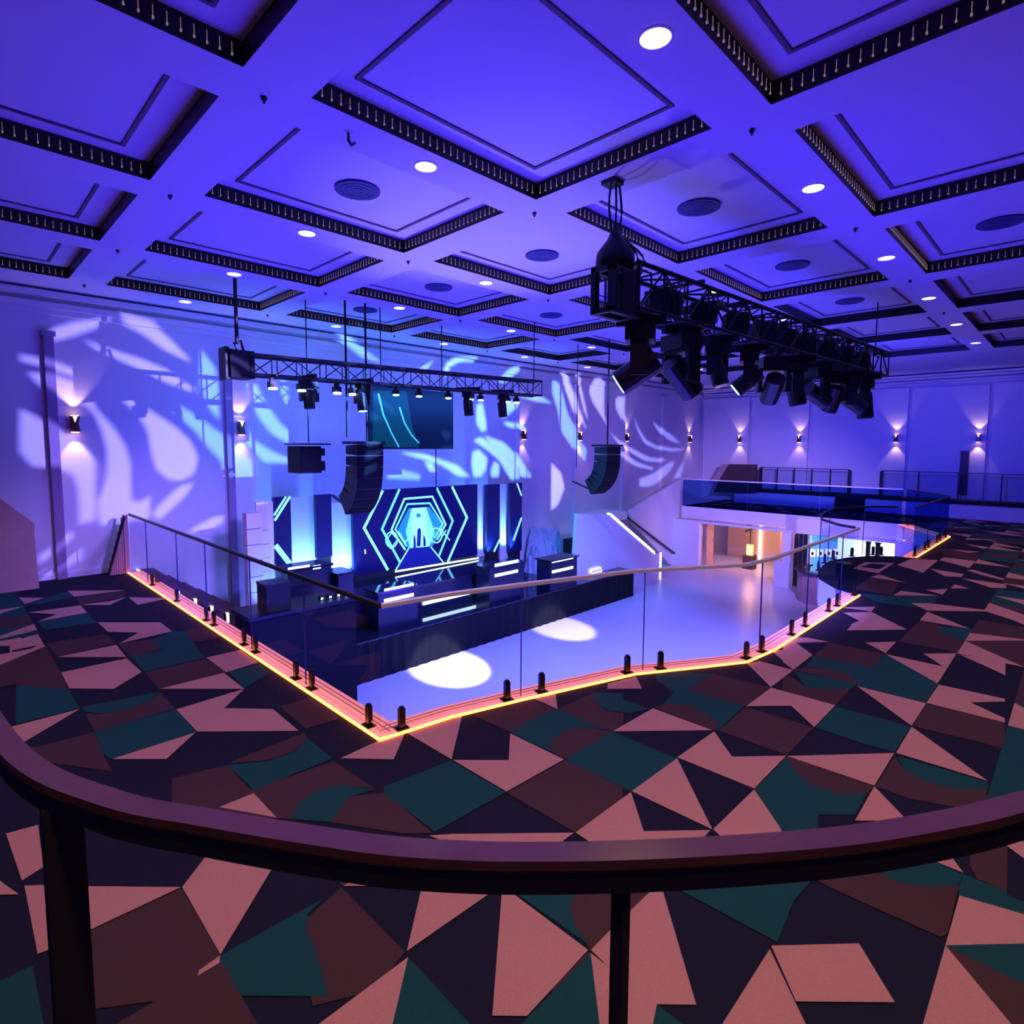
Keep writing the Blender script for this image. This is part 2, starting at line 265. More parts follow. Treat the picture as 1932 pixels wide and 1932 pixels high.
T(1400, 1380, .2588, [('G', (860,850,1150,800,1640,1010,1600,1090,1400,1105,1150,1070,950,960)), ('B', (560,1055,690,850,860,850,950,960,1150,1070,1400,1105,1610,1090,1530,1440,1480,1470,700,1130)), ('B', (1690,640,1960,600,1960,1130,1740,1040,1690,950)), ('G', (1640,1010,1960,1130,1960,1560,1600,1400,1610,1090)),
 ('L', (1150,807,1420,700,1640,1000)), ('L', (300,932,700,830,555,1048)), ('L', (245,1545,885,1522,1150,1950,430,1950)), ('L', (1760,660,1960,600,1960,690))])
cp = MB(); ZO = {'N': .0012, 'B': .0004, 'G': .0008, 'L': .0016}
zi = 0
for c, P in PR:
    zi += 1; z = ZO[c]
    if c == 'N': z = .0024
    P = [Vector((p.x, p.y, z+zi*2e-6)) for p in P]
    cp.raw(P, tessellate_polygon([P]), 'c'+c)
# the rest of the repeat, cell by cell of the 0.63 x 0.59 m tile
def inside(x, y, poly=[(p.x, p.y) for p in poly]):
    r = False; j = len(poly)-1
    for i in range(len(poly)):
        if (poly[i][1] > y) != (poly[j][1] > y) and x < (poly[j][0]-poly[i][0])*(y-poly[i][1])/(poly[j][1]-poly[i][1])+poly[i][0]: r = not r
        j = i
    return r
for i in range(-13, 40):
    for j in range(-13, 21):
        x0, y0 = .82+.6265*i, .93+.592*j; a, b = .6265, .592
        if not all(inside(x0+s*a, y0+t*b) for s in (0, 1) for t in (0, 1)): continue
        px, py = pix((x0+a/2, y0+b/2, 0))
        if 60 < px < 1870 and 1080 < py < 1850: continue
        if 1480 < px < 1872 and 1015 < py < 1850: continue
        q = lambda *t: [Vector((x0+s*a, y0+w*b, 0.0)) for s, w in t]
        k = random.random(); bc = random.choice('BGN')
        if bc != 'N': P = q((0, 0), (1, 0), (1, 1), (0, 1)); cp.raw([p+Vector((0, 0, .0028)) for p in P], [(0, 1, 2, 3)], 'c'+bc)
        sh = None
        if k < .16: sh = q((0, 0), (1, 1), (0, 1))
        elif k < .30: sh = q((0, 0), (1, 0), (1, 1), (.55, .45))
        elif k < .42: sh = q((0, 1), (1, 0), (.7, 1))
        elif k < .5: sh = q((0, 0), (1, .4), (1, 1))
        if sh: P = [p+Vector((0, 0, .0030)) for p in sh]; cp.raw(P, tessellate_polygon([P]), 'cL')
carpet = cp.build('carpet_print', parent=floor)

MB().box(-7.2, XW+1, -7, YW+.6, ZL-.2, ZL, 'floor').build('floor', parent=None)['kind'] = 'structure'
# walls
w = MB().box(-7.2, XW+.5, YW, YW+.3, ZL, ZC+.4, 'plaster').build('wall_stage'); w['kind'] = 'structure'; wall_stage = w
w = MB().box(XW, XW+.3, -7, YW, ZL, ZC+.4, 'plaster').build('wall_far'); w['kind'] = 'structure'; wall_far = w
w = MB().box(-7.4, -7.2, -7, YW, ZL, ZC+.4, 'plaster').build('wall_rear'); w['kind'] = 'structure'
# pilasters on the stage wall, two tall ones in view and narrow ribs beyond
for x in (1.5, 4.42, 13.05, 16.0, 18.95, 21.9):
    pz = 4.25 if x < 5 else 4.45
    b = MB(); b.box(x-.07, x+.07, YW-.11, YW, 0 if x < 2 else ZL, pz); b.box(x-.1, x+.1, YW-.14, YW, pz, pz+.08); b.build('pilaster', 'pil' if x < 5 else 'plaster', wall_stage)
MB().box(-7, 25.4, YW-.06, YW, 4.62, 4.72).box(-7, 25.4, YW-.1, YW, 4.72, 4.82).box(-7, 25.4, YW-.16, YW, 4.9, 5.0).build('cornice', 'plaster', wall_stage)
MB().box(-7, 2.4, YW-.03, YW, 0, .1).build('baseboard', 'plaster', wall_stage)
# projecting wall panels of the far wall
ys = [12.72, 10.47, 8.02, 4.62, 2.32, -.1, -2.6]
for k in range(6):
    MB().box(XW-.12, XW, ys[k+1]+.12, ys[k], .0, 4.6-.04*(k % 2)).build('wall_panel', 'plaster', wall_far)
b = MB()
for y0, z0, z1 in ((.10, 4.66, 4.72), (.2, 4.74, 4.8), (.32, 4.86, 4.92), (.5, 4.94, 5.0)): b.box(XW-y0, XW, -7, YW-.17, z0, z1)
b.build('cornice', 'plaster', wall_far)
MB().box(XW-.3, XW-.121, 2.86, 3.1, .8, 2.3).build('door_leaf', 'brown', wall_far)
# ceiling with coffers
U0, V0, PU, PV, AU, AV = 4.736, 4.373, 3.0497, 2.4745, 2.5457, 1.9918
IS, JS = range(-3, 6), range(-4, 4)
xs = [-7.2]; yy = [-7.0]
for i in IS: xs += [U0+i*PU-AU, U0+i*PU]
for j in JS: yy += [V0+j*PV-AV, V0+j*PV]
xs.append(XW); yy.append(YW)
cb = MB()
for a in range(len(xs)-1):
    for b_ in range(len(yy)-1):
        if a % 2 == 1 and b_ % 2 == 1: continue
        cb.face([(xs[a], yy[b_], ZC), (xs[a], yy[b_+1], ZC), (xs[a+1], yy[b_+1], ZC), (xs[a+1], yy[b_], ZC)])
cb.box(-7.2, XW, -7, YW, ZC+.42, ZC+.5)
ceiling = tag(cb.build('ceiling', 'ceil'), kind='structure')
ZP = 5.22
def coffer_meshes():
    t = MB()                                # dark band round the recess
    t.face([(0, 0, 0), (-AU, 0, 0), (-AU, 0, ZP-ZC), (0, 0, ZP-ZC)]); t.face([(0, 0, 0), (0, 0, ZP-ZC), (0, -AV, ZP-ZC), (0, -AV, 0)])
    t.face([(-AU, 0, 0), (-AU, -AV, 0), (-AU, -AV, ZP-ZC), (-AU, 0, ZP-ZC)]); t.face([(0, -AV, 0), (0, -AV, ZP-ZC), (-AU, -AV, ZP-ZC), (-AU, -AV, 0)])
    return t
def ring(x0, x1, y0, y1, w, z0, z1):
    t = MB(); t.box(x0, x1, y0, y0+w, z0, z1); t.box(x0, x1, y1-w, y1, z0, z1); t.box(x0, x0+w, y0+w, y1-w, z0, z1); t.box(x1-w, x1, y0+w, y1-w, z0, z1); return t
proto = None
for i in IS:
    for j in JS:
        x, y = U0+i*PU, V0+j*PV
        if proto is None:
            band = coffer_meshes().build('coffer', 'band', ceiling)
            h = ZP-ZC
            pan = MB().face([(0, 0, h), (-AU, 0, h), (-AU, -AV, h), (0, -AV, h)]).build('coffer_panel', 'ceil', band)
            gr = ring(-AU+.25, -.25, -AV+.21, -.21, .035, h-.014, h-.001).build('shadow_gap', 'groove', band)
            d = MB()
            for k in range(31):
                xx = -AU+.08+k*(AU-.16)/30; d.box(xx-.002, xx+.002, -.024, -.020, .05, .12); d.box(xx-.006, xx+.006, -.028, -.016, .035, .05)
            d2 = MB()
            for k in range(25):
                q = -AV+.08+k*(AV-.16)/24; d2.box(-.024, -.020, q-.002, q+.002, .05, .12); d2.box(-.028, -.016, q-.006, q+.006, .035, .05)
            dr = d.build('crystal_drops', 'drop', band); dr['kind'] = 'stuff'
            dr2 = d2.build('crystal_drops', 'drop', band); dr2['kind'] = 'stuff'
            proto = (band, [pan, gr, dr, dr2]); band.location = (x, y, ZC)
        else:
            c = proto[0].copy(); C.objects.link(c); c.location = (x, y, ZC)
            for ch in proto[1]:
                if ch.name.startswith('crystal') and (i > 2 or j < -1): continue
                if ch is proto[1][3] and i < 0: continue
                g = ch.copy(); C.objects.link(g); g.parent = c
# downlights, sprinklers, ventilation discs
def disc(mb, r, z0, z1, n=24):
    return mb.tube([(0, 0, z0), (0, 0, z1)], r, n)
DLN = {}
dl = None
ORD = ['nearest', 'second', 'third', 'fourth', 'fifth', 'sixth', 'seventh', 'eighth']
for j in range(-2, 4):
    rk = 0
    for i in range(-2, 6):
        x, y = U0+(i-.42)*PU, V0+(j+.1)*PV
        px, py = pix((x, y, ZC))
        if not (0 < px < 1932 and 0 < py < 1932): continue
        rk += 1
        if dl is None:
            dl = thing('ceiling_downlight', 'x', 'ceiling light', (0, 0, 0), 'recessed downlights')
            disc(MB(), .10, -.006, .0).build('diffuser', 'down', dl)
            t = MB(); n = 28
            vs = [(r*math.cos(2*math.pi*k/n), r*math.sin(2*math.pi*k/n), z) for r, z in ((.101, -.008), (.118, -.004), (.118, 0), (.101, -.001)) for k in range(n)]
            t.raw(vs, [(a*n+k, a*n+(k+1) % n, ((a+1) % 4)*n+(k+1) % n, ((a+1) % 4)*n+k) for a in range(4) for k in range(n)]).build('trim_ring', 'ceil', dl)
            o = dl
        else: o = copy_tree(dl)
        o.location = (x, y, ZC-.002)
        rows = {-2: 'rear row', -1: 'row right of the largest coffer', 0: 'row below the largest coffer', 1: 'middle row', 2: 'second row from the stage', 3: 'row nearest the stage'}
        o['label'] = 'white round ceiling downlight, %s one in the %s' % (ORD[rk-1], rows[j])
sp = None
for j in range(-2, 4):
    rk = 0
    for i in range(-2, 4):
        x, y = U0+(i+.08)*PU, V0+(j+.1)*PV; px, py = pix((x, y, ZC))
        if not (0 < px < 1932 and 0 < py < 1932): continue
        rk += 1
        if sp is None:
            sp = thing('sprinkler_head', 'x', 'sprinkler', (0, 0, 0), 'sprinklers at the rib crossings')
            disc(MB(), .022, -.02, 0, 12).build('escutcheon', 'matt', sp); disc(MB(), .010, -.045, -.02, 8).build('nozzle', 'matt', sp); o = sp
        else: o = copy_tree(sp)
        o.location = (x, y, ZC-.001); o['label'] = 'small dark sprinkler, %s along the %s ceiling rib line' % (ORD[rk-1], ORD[j+2])
vd = None
VL = {(0, 1): 'left of the front truss motor, largest of all', (1, 0): 'right of the front truss motor', (1, 1): 'just left of the front truss motor cables', (2, 0): 'above the middle of the front truss', (1, 2): 'above the projection screen side', (3, 0): 'over the far end of the front truss',
      (2, 2): 'over the stage right side', (2, -1): 'at the right border of the picture', (1, 3): 'in the last coffer row above the stage truss'}
for (i, j), t in VL.items():
    x, y = U0+i*PU-.417*PU, V0+j*PV-.39*PV
    if vd is None:
        vd = thing('ceiling_vent', 'x', 'ceiling vent', (0, 0, 0), 'round ceiling vents')
        disc(MB(), .245, -.02, 0, 32).build('grille', 'disc', vd); o = vd
        tt = MB()
        for r in (.06, .12, .18):
            n = 20; tt.raw([((r+dr)*math.cos(2*math.pi*k/n), (r+dr)*math.sin(2*math.pi*k/n), z) for dr, z in ((0, -.024), (.01, -.024), (.01, -.02), (0, -.02)) for k in range(n)], [(a*n+k, a*n+(k+1) % n, ((a+1) % 4)*n+(k+1) % n, ((a+1) % 4)*n+k) for a in range(4) for k in range(n)])
        tt.build('grille_ring', 'disc', vd)
    else: o = copy_tree(vd)
    o.location = (x, y, ZP-.002); o['label'] = 'dark blue round ceiling vent '+t
o = thing('ceiling_hook', 'small dark ceiling hook with a round plate left of the nearest coffer rib', 'hook', (2.63, 4.6, ZC))
disc(MB(), .05, -.01, 0, 16).build('plate', 'matt', o); bpy.data.objects['plate'].location = (0, 0, 0); MB().tube([(2.63, 4.6, ZC-.01), (2.63, 4.6, ZC-.07), (2.66, 4.6, ZC-.1), (2.69, 4.6, ZC-.07)], .012, 6).build('hook_arm', 'matt', o)

# ---------------- balustrades -----------------
def lerp(p, q, t): return (p[0]+(q[0]-p[0])*t, p[1]+(q[1]-p[1])*t)
def along(path, s):
    for a, b in zip(path, path[1:]):
        L = math.dist(a, b)
        if s <= L: return lerp(a, b, s/L), ((b[0]-a[0])/L, (b[1]-a[1])/L)
        s -= L
    a, b = path[-2:]; L = math.dist(a, b); return b, ((b[0]-a[0])/L, (b[1]-a[1])/L)
def plen(path): return sum(math.dist(a, b) for a, b in zip(path, path[1:]))
def balustrade(label, path, joints, h=1.1, rail='frame', g='glass', clamps=True, z0=0.0, led=True, group='glass balustrades', rr=.018, clampd=.2, clips=None):
    b = thing('glass_balustrade', label, 'balustrade', (path[0][0], path[0][1], z0), group); L = plen(path)
    def sub(s0, s1):
        pts = [along(path, s0)[0]]; s = 0
        for a, q in zip(path, path[1:]):
            s += math.dist(a, q)
            if s0+1e-3 < s < s1-1e-3: pts.append(q)
        return pts+[along(path, s1)[0]]
    js = [0]+list(joints)+[L]
    for k, (a, c) in enumerate(zip(js, js[1:])):
        s = MB().sweep([(x, y, z0) for x, y in sub(a+.008, c-.008)], [(-.007, .02), (.007, .02), (.007, h-.02), (-.007, h-.02)]).build('glass_panel', g, b)
        p, d = along(path, c-.008)
        if k < len(js)-2: MB().obox((p[0], p[1], z0+h/2), (d[0]*.003, d[1]*.003, 0), (-d[1]*.0075, d[0]*.0075, 0), (0, 0, h/2-.02)).build('glass_edge', 'edge', s)
    MB().sweep([(x, y, z0+h) for x, y in path], [(-rr, -.02), (rr, -.02), (rr, .012), (rr*.5, .02), (-rr*.5, .02), (-rr, .012)]).build('handrail', rail, b)
    if led:
        MB().sweep([(x, y, z0) for x, y in path], [(-.17, -.02), (.055, -.0), (.055, .014), (-.17, .012)]).build('base_plate', 'lit', b)
        MB().sweep([(x, y, z0) for x, y in path], [(.055, .001), (.072, .001), (.072, .020), (.055, .020)]).build('led_strip', 'warmem', b)
        MB().sweep([(x, y, z0) for x, y in path], [(-.075, .0125), (-.068, .0125), (-.068, .018), (-.075, .018)]).build('channel_line', 'pink', b)
        MB().sweep([(x, y, z0) for x, y in path], [(-.125, .0125), (-.118, .0125), (-.118, .018), (-.125, .018)]).build('channel_line', 'pink', b)
    if clamps:
        for s in (clips if clips is not None else [q+e for q in js for e in (-clampd, clampd) if 0 < q+e < L]):
            p, d = along(path, s); nx, ny = -d[1], d[0]
            t = MB().obox((p[0], p[1], z0+.105), (d[0]*.027, d[1]*.027, 0), (nx*.02, ny*.02, 0), (0, 0, .085)); t.obox((p[0], p[1], z0+.198), (d[0]*.018, d[1]*.018, 0), (nx*.016, ny*.016, 0), (0, 0, .008))
            t.obox((p[0], p[1], z0+.018), (d[0]*.055, d[1]*.055, 0), (nx*.045, ny*.045, 0), (0, 0, .006)); t.build('glass_clamp', 'clamp', b)
    return b
left = [(2.50, 12.5), (2.50, 3.985)]
balustrade('frameless glass balustrade with dark handrail down the left edge of the balcony well', left, [1.14, 2.9, 4.2, 5.75, 7.13], rail='frame', group='frameless glass balustrades', clips=[1.4, 2.8, 4.15, 4.45, 5.5, 5.85, 6.9, 7.25, 8.3])
front = [(2.50, 3.985), (3.12, 3.89), (3.83, 3.69), (4.52, 3.47), (5.12, 3.28), (5.7, 2.94), (6.3, 2.6), (6.9, 2.53), (10.5, 2.53)]
bal_front = balustrade('curved frameless glass balustrade with pale handrail along the front edge of the well', front, [1.38, 2.85, 4.45, 5.95, 7.45], rail='railw', group='frameless glass balustrades', clips=[.17, 1.22, 1.6, 2.65, 3.05, 4.16, 4.5, 5.4, 5.9, 6.9, 7.3, 8.2])
bay = [(10.54, 2.6)]+EDGE[10:18]
balustrade('rounded bay of clear glass balustrade bulging over the lower hall', bay, [1.5, 3.0, 4.3], rail='frame', led=False, group='frameless glass balustrades', clampd=.3)
balustrade('blue tinted glass balustrade with orange lit base beyond the rounded bay', [(15.06, 2.56), (19.3, 2.54), (21.4, 3.9)], [1.5, 3.0, 4.2], rail='frame', g='glassb', group='frameless glass balustrades')
balustrade('blue tinted glass balustrade with pale handrail on the far bridge', [(21.45, 4.0), (21.45, 11.55)], [2.4, 4.9], rail='railw', g='glassb', led=False, clamps=False, group='frameless glass balustrades', rr=.035)
cb_ = MB().prism([(2.428, 3.99, .001), (2.445, 3.99, .001), (2.445, 3.945, .001), (2.492, 3.939, .001), (2.49, 3.913, .001), (2.428, 3.922, .001)], (0, 0, .019)).build('led_corner', 'warmem', bal_front); MB().prism([(2.445, 3.99, 0), (2.5, 3.99, 0), (2.495, 3.939, 0), (2.445, 3.945, 0)], (0, 0, .0135)).build('corner_plate', 'lit', bal_front)
# steel and wood railing close to the camera
HP = [(-.6, 5.2), (-.22, 3.7), (-.04, 2.75), (.03, 2.05), (.09, 1.48), (.19, 1.185), (.295, 1.005), (.40, .84), (.48, .725), (.585, .605), (.72, .475), (.865, .35), (1.005, .24), (1.15, .145), (1.30, .06), (1.6, -.08), (2.1, -.25), (3.2, -.55), (4.6, -.85)]
r = thing('foreground_railing', 'dark metal railing with a glossy wooden top rail curving close before the camera', 'railing', (.72, .475, .7))
def smooth(P, n=6):
    Q = []
    for i in range(len(P)-1):
        p0, p1_, p2_, p3 = P[max(i-1, 0)], P[i], P[i+1], P[min(i+2, len(P)-1)]
        for k in range(n):
            t = k/n; Q.append(tuple(.5*((2*b)+(c-a)*t+(2*a-5*b+4*c-d)*t*t+(3*b-a-3*c+d)*t**3) for a, b, c, d in zip(p0, p1_, p2_, p3)))
    return Q+[P[-1]]
path = [(x, y, 1.765) for x, y in smooth(HP)]
MB().sweep(path, [(-.021, -.010), (.021, -.010), (.024, -.004), (.022, .010), (-.022, .010), (-.024, -.004)]).build('top_rail', 'wood', r)
MB().sweep([(x, y, 1.738) for x, y, z in path], [(-.02, -.018), (.02, -.018), (.02, .015), (-.02, .015)]).build('steel_bar', 'matt', r)
for (x, y, w_) in ((.728, .478, .0145), (.135, 1.34, .04), (2.1, -.25, .0145), (3.6, -.64, .0145), (-.12, 3.2, .0145), (-.5, 4.8, .0145)):
    MB().box(x-w_*.75, x+w_*.75, y-w_*.75, y+w_*.75, .7, 1.725).build('post', 'matt', r)
sm = smooth(HP, 3); tp = [Vector((x, y, 0)) for x, y in sm]+[Vector((4.6, -6.9, 0)), Vector((-7, -6.9, 0)), Vector((-7, 5.2, 0))]
tt_ = tessellate_polygon([tp]); tb = MB(); n = len(tp)
tb.raw([Vector((p.x, p.y, .7)) for p in tp], tt_, 'cN'); tb.raw([Vector((p.x, p.y, z)) for z in (.01, .7) for p in tp], [(i, (i+1) % n, n+(i+1) % n, n+i) for i in range(n)], 'brown')
tb.build('floor')['kind'] = 'structure'

# left end of the balcony: slatted stair screen, parapet, stair
s = thing('stair_end_screen', 'narrow rosy timber slat screen with a slanted black rail at the stair head', 'screen', (2.35, 12.55, 0))
for k in range(7):
    x0 = 2.14+.035*k; zt = .12+.93*(k+1)/7
    MB().box(x0+.02, x0+.05, 12.52, 12.56, 0, zt).build('slat', 'pink', s)
MB().tube([(2.13, 12.5, 0), (2.42, 12.5, 1.08)], .024, 8).build('slanted_rail', 'frame', s); MB().box(2.40, 2.47, 12.49, 12.58, 0, 1.1).build('end_post', 'pink', s)
s = thing('stair_parapet', 'pinkish timber parapet with pale cap at the left border beside the stair opening', 'parapet', (.8, 12.3, 0))
MB().prism([at(-60, 935, v=12.2), at(35, 990, v=12.2), at(65, 1012, v=12.2), (1.12, 12.2, .0), (-.6, 12.2, 0)], (0, .25, 0)).build('panel', 'pink', s)
MB().prism([at(-60, 905, v=12.2), at(35, 975, v=12.2), at(66, 997, v=12.2), at(66, 1012, v=12.2), at(35, 990, v=12.2), at(-60, 935, v=12.2)], (0, .3, 0)).build('cap', 'pink', s)
s = thing('wall_staircase', 'stair with pale lit nosings going down along the stage wall from the balcony', 'stairs', (2.6, 12.2, 0))
for k in range(9):
    x0 = 2.62+k*.27; zt = -.02-k*.185
    st = MB().box(x0, x0+.3, 11.35, YW, zt-.9 if zt-.9 > ZL else ZL, zt).build('step', 'brown', s)
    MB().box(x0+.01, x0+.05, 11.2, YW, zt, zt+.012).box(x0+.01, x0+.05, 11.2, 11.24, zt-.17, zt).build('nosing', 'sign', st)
MB().prism([(2.6, 11.28, -.02), (2.6, 11.28, .2), (5.05, 11.28, -1.45), (5.05, 11.28, -1.7)], (0, .06, 0)).build('stringer', 'brown', s)

# ---------------- far bridge, stairs and lower rooms -----------------
lw = MB(); X0 = 21.0
yA0, yA1 = 10.55, 7.15; yC0, yC1 = 6.55, 4.05
lw.box(X0, X0+.3, yA0, YW, ZL, -.5); lw.box(X0, X0+.3, yC1, yA0, -.58, -.5); lw.box(X0, X0+.3, 6.62, yA1-.25, ZL, -.58); lw.box(X0, X0+.3, -7, yC1, ZL, -.5)
w = lw.build('wall_under_bridge', 'plaster'); w['kind'] = 'structure'
MB().box(21.3, XW, yA1-.3, yA1-.2, ZL, -.52).build('wall_between_rooms', 'cream')['kind'] = 'structure'
MB().box(24.6, 24.7, yA1, 11, ZL, -.52).build('wall_room_back', 'cream')['kind'] = 'structure'
d = thing('room_door', 'dark red door standing open at the edge of the warm room under the bridge', 'door', (21.3, 10.3, ZL))
MB().box(21.32, 21.9, 10.38, 10.44, ZL, -.62).build('door_leaf', 'pink', d); MB().tube([(21.8, 10.35, -1.4), (21.8, 10.33, -1.2)], .015, 6).build('handle', 'steel', d)
o = thing('floor_lamp', 'amber glowing lamp on a dark stand inside the warm room under the bridge', 'lamp', (22.6, 9.2, ZL))
MB().box(22.4, 22.8, 9.0, 9.4, ZL, -1.85).build('stand', 'brown', o); MB().box(22.52, 22.68, 9.1, 9.3, -1.85, -1.45).build('lamp_shade', 'amber', o); MB().tube([(22.6, 9.2, -1.45), (22.6, 9.2, -.6)], .03, 8).build('pole', 'matt', o)
MB().tube([(22.6, 9.05, -.75), (22.6, 9.4, -.95), (22.6, 9.3, -.6)], .05, 8).build('arm', 'matt', o)
light('warm_room_lamp', 'POINT', (22.2, 9.0, -1.3), 45, (1, .42, .12), shadow_soft_size=.12)
light('warm_room_ceiling', 'POINT', (23.3, 8.4, -.9), 30, (1, .55, .4), shadow_soft_size=.2)
MB().box(24.52, 24.6, 9.55, 9.62, ZL, -.9).build('light_strip', 'glow'); tag(bpy.data.objects['light_strip'], 'thin warm vertical light strip at the back of the room under the bridge', 'light')
o = thing('wall_cabinet', 'beige tall cabinet at the back right of the warm room', 'cabinet', (24.4, 8, ZL))
MB().box(24.1, 24.6, 7.5, 8.6, ZL, -.7).build('body', 'cream', o); MB().box(24.08, 24.1, 7.55, 8.04, ZL+.1, -.75).build('door', 'pink', o); MB().box(24.08, 24.1, 8.08, 8.55, ZL+.1, -.75).build('door', 'pink', o)
for k, y in enumerate((6.92, 6.77, 6.62)):
    o = thing('door_slab', ['dark tall door slab next to the lavender pillar', 'dark tall door slab in the middle of three under the bridge', 'dark tall door slab nearest the white lobby'][k], 'door', (20.9, y, ZL), 'dark door slabs')
    MB().box(20.86, 20.94, y-.055, y+.055, ZL, -.62).build('leaf', 'matt', o); MB().tube([(20.9, y, -.62), (20.9, y, -.58)], .055, 10).build('rounded_top', 'matt', o)
o = thing('pillar', 'white square pillar on a wider plinth beside the warm room opening', 'pillar', (20.6, 7.0, ZL))
MB().box(20.4, 20.75, 6.95, 7.45, ZL, -1.55).build('plinth', 'plaster', o); MB().box(20.5, 20.75, 6.97, 7.25, -1.55, -.5).build('shaft', 'plaster', o)
# bright lobby
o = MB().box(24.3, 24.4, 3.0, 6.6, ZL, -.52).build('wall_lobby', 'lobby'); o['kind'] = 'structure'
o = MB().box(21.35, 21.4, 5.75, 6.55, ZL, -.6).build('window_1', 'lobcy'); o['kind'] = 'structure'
for k, (y, l) in enumerate(((5.0, 'dark freestanding lobby post nearer the middle of the white opening'), (4.72, 'dark freestanding lobby post at the right of the white opening'))):
    o = thing('lobby_post', l, 'post', (22.0, y, ZL), 'lobby posts'); MB().box(21.95, 22.05, y-.06, y+.06, ZL, -.78).build('shaft', 'matt', o); MB().box(21.93, 22.07, y-.08, y+.08, -.78, -.74).build('cap', 'matt', o)
light('lobby_light', 'POINT', (22.8, 5.2, -1.0), 60, (.75, .88, 1), shadow_soft_size=.25)
o = thing('bar_counter', 'small curved wooden bar counter on the lower floor behind the glass', 'bar', (20.0, 6.0, ZL))
arc = [(19.6+.9*math.cos(t), 5.6+.7*math.sin(t), ZL) for t in [math.radians(a) for a in range(60, 250, 15)]]
MB().sweep(arc, [(-.05, 0), (.05, 0), (.05, .95), (-.05, .95)]).build('front', 'pink', o); MB().sweep([(x, y, z+.95) for x, y, z in arc], [(-.14, 0), (.14, 0), (.14, .05), (-.14, .05)]).build('counter_top', 'wood', o)
o = thing('menu_board', 'row of small white lit boards with dark marks hanging above the bar', 'sign', (19.2, 5.6, -1.0))
for k in range(4):
    s_ = MB().box(18.9+.02*k, 18.92+.02*k, 5.7-.22*k, 5.87-.22*k, -.95+.03*k, -.72+.03*k).build('board', 'sign', o); MB().box(18.885+.02*k, 18.9+.02*k, 5.74-.22*k, 5.8-.22*k, -.9+.03*k, -.8+.03*k).build('mark', 'matt', s_)
# rounded fascia of the far projection below the bridge
fas = [(21.5, 3.95, 0), (21.35, 5.2, 0), (20.9, 6.2, 0), (20.9, 6.9, 0), (21.4, 7.4, 0)]
MB().sweep(fas, [(-.05, -.55), (.05, -.55), (.05, -.02), (-.05, -.02)]).build('trim_1', 'plaster')['kind'] = 'structure'

# zigzag stair between lower hall and bridge
s = thing('zigzag_staircase', 'white walled zigzag stair from the dance floor up to the far bridge', 'stairs', (17, 11.6, ZL))
MB().prism([at(1190, 960, v=11.7), at(1285, 900, v=11.7), (21.5, 11.7, -.5), (21.0, 11.7, -.5), (21.0, 11.7, ZL), at(1265, 1062, v=11.7), at(1195, 985, v=11.7)], (0, .12, 0)).build('upper_parapet', 'plaster', s)
MB().prism([at(1090, 968, v=10.7), at(1155, 970, v=10.7), at(1240, 1042, v=10.7), at(1248, 1042, v=10.7), (18.45, 10.7, ZL), (13.3, 10.7, ZL)], (0, .12, 0)).build('lower_parapet', 'plaster', s)
c_ = [at(1153, 966, v=10.68), at(1237, 1038, v=10.68)]; MB().prism([c_[0], c_[1], c_[1]+Vector((0, 0, -.1)), c_[0]+Vector((0, 0, -.1))], (0, .16, 0)).build('sloping_cap', 'sign', s)  # white cap's brightness put in as glow, it holds no lamp
p = at(1248, 1040, v=10.68); MB().box(p.x-.03, p.x+.03, 10.66, 10.72, ZL, p.z).build('end_post', 'sign', s)  # end post given the same glow as the cap, not a lamp
MB().tube([at(1185, 975, v=11.6), at(1275, 1042, v=11.6)], .04, 8).build('handrail', 'frame', s)
for k in range(12): MB().box(18.2-k*.27-.3, 18.2-k*.27, 10.82, 11.68, ZL, ZL+.19*(k+1)).build('step', 'brown', s)
for k in range(4): MB().box(15.9+k*.5, 16.4+k*.5, 11.82, YW, -.2+k*.03-.15, -.05+k*.03).build('landing', 'plaster', s)
# raised platform behind the bridge with its own railings
w = MB().box(24.6, XW-.13, -7, 10.8, 0, .5, 'plaster').box(24.55, XW-.13, -7, 10.8, .5, .62, 'matt').build('platform_floor'); w['kind'] = 'structure'
def post_rail(label, y0, y1, n, xx=24.65, z0=.62, h=.95):
    b = thing('bar_railing', label, 'railing', (xx, y0, z0), 'dark platform railings')
    MB().box(xx-.02, xx+.02, min(y0, y1), max(y0, y1), z0+h-.03, z0+h).build('top_rail', 'frame', b)
    for k in range(n+1):
        y = y0+(y1-y0)*k/n; w_ = .05 if k in (0, n) else .02
        MB().box(xx-w_, xx+w_, y-w_, y+w_, z0, z0+h-.03).build('post', 'frame', b)
    MB().box(xx-.003, xx+.003, min(y0, y1)+.05, max(y0, y1)-.05, z0+.06, z0+h-.05).build('glass_panel', 'glass', b)
post_rail('dark bar railing on the raised platform, left of its opening', 9.7, 6.35, 5)
post_rail('dark bar railing on the raised platform, right of its opening', 5.3, -1.5, 6)
o = thing('platform_ramp_wall', 'slanted rosy lit parapet end at the left of the raised platform', 'parapet', (24.3, 10.2, 0))
MB().prism([at(1346, 900, u=24.3), at(1362, 872, u=24.3), at(1374, 872, u=24.3), at(1356, 902, u=24.3)], (.25, 0, 0)).build('slanted_cap', 'pink', o)
MB().prism([at(1356, 902, u=24.35), at(1374, 872, u=24.35), at(1425, 872, u=24.35), at(1425, 925, u=24.35), at(1346, 925, u=24.35)], (.2, 0, 0)).build('side_wall', 'brown', o)
o = thing('black_cabinet', 'low black cabinet on the bridge behind the tinted glass', 'cabinet', (23.6, 6.2, 0)); MB().box(23.5, 24.5, 5.75, 6.5, 0, .62).build('body', 'matt', o); MB().box(23.48, 23.5, 5.8, 6.45, .06, .56).build('front_panel', 'blk', o)

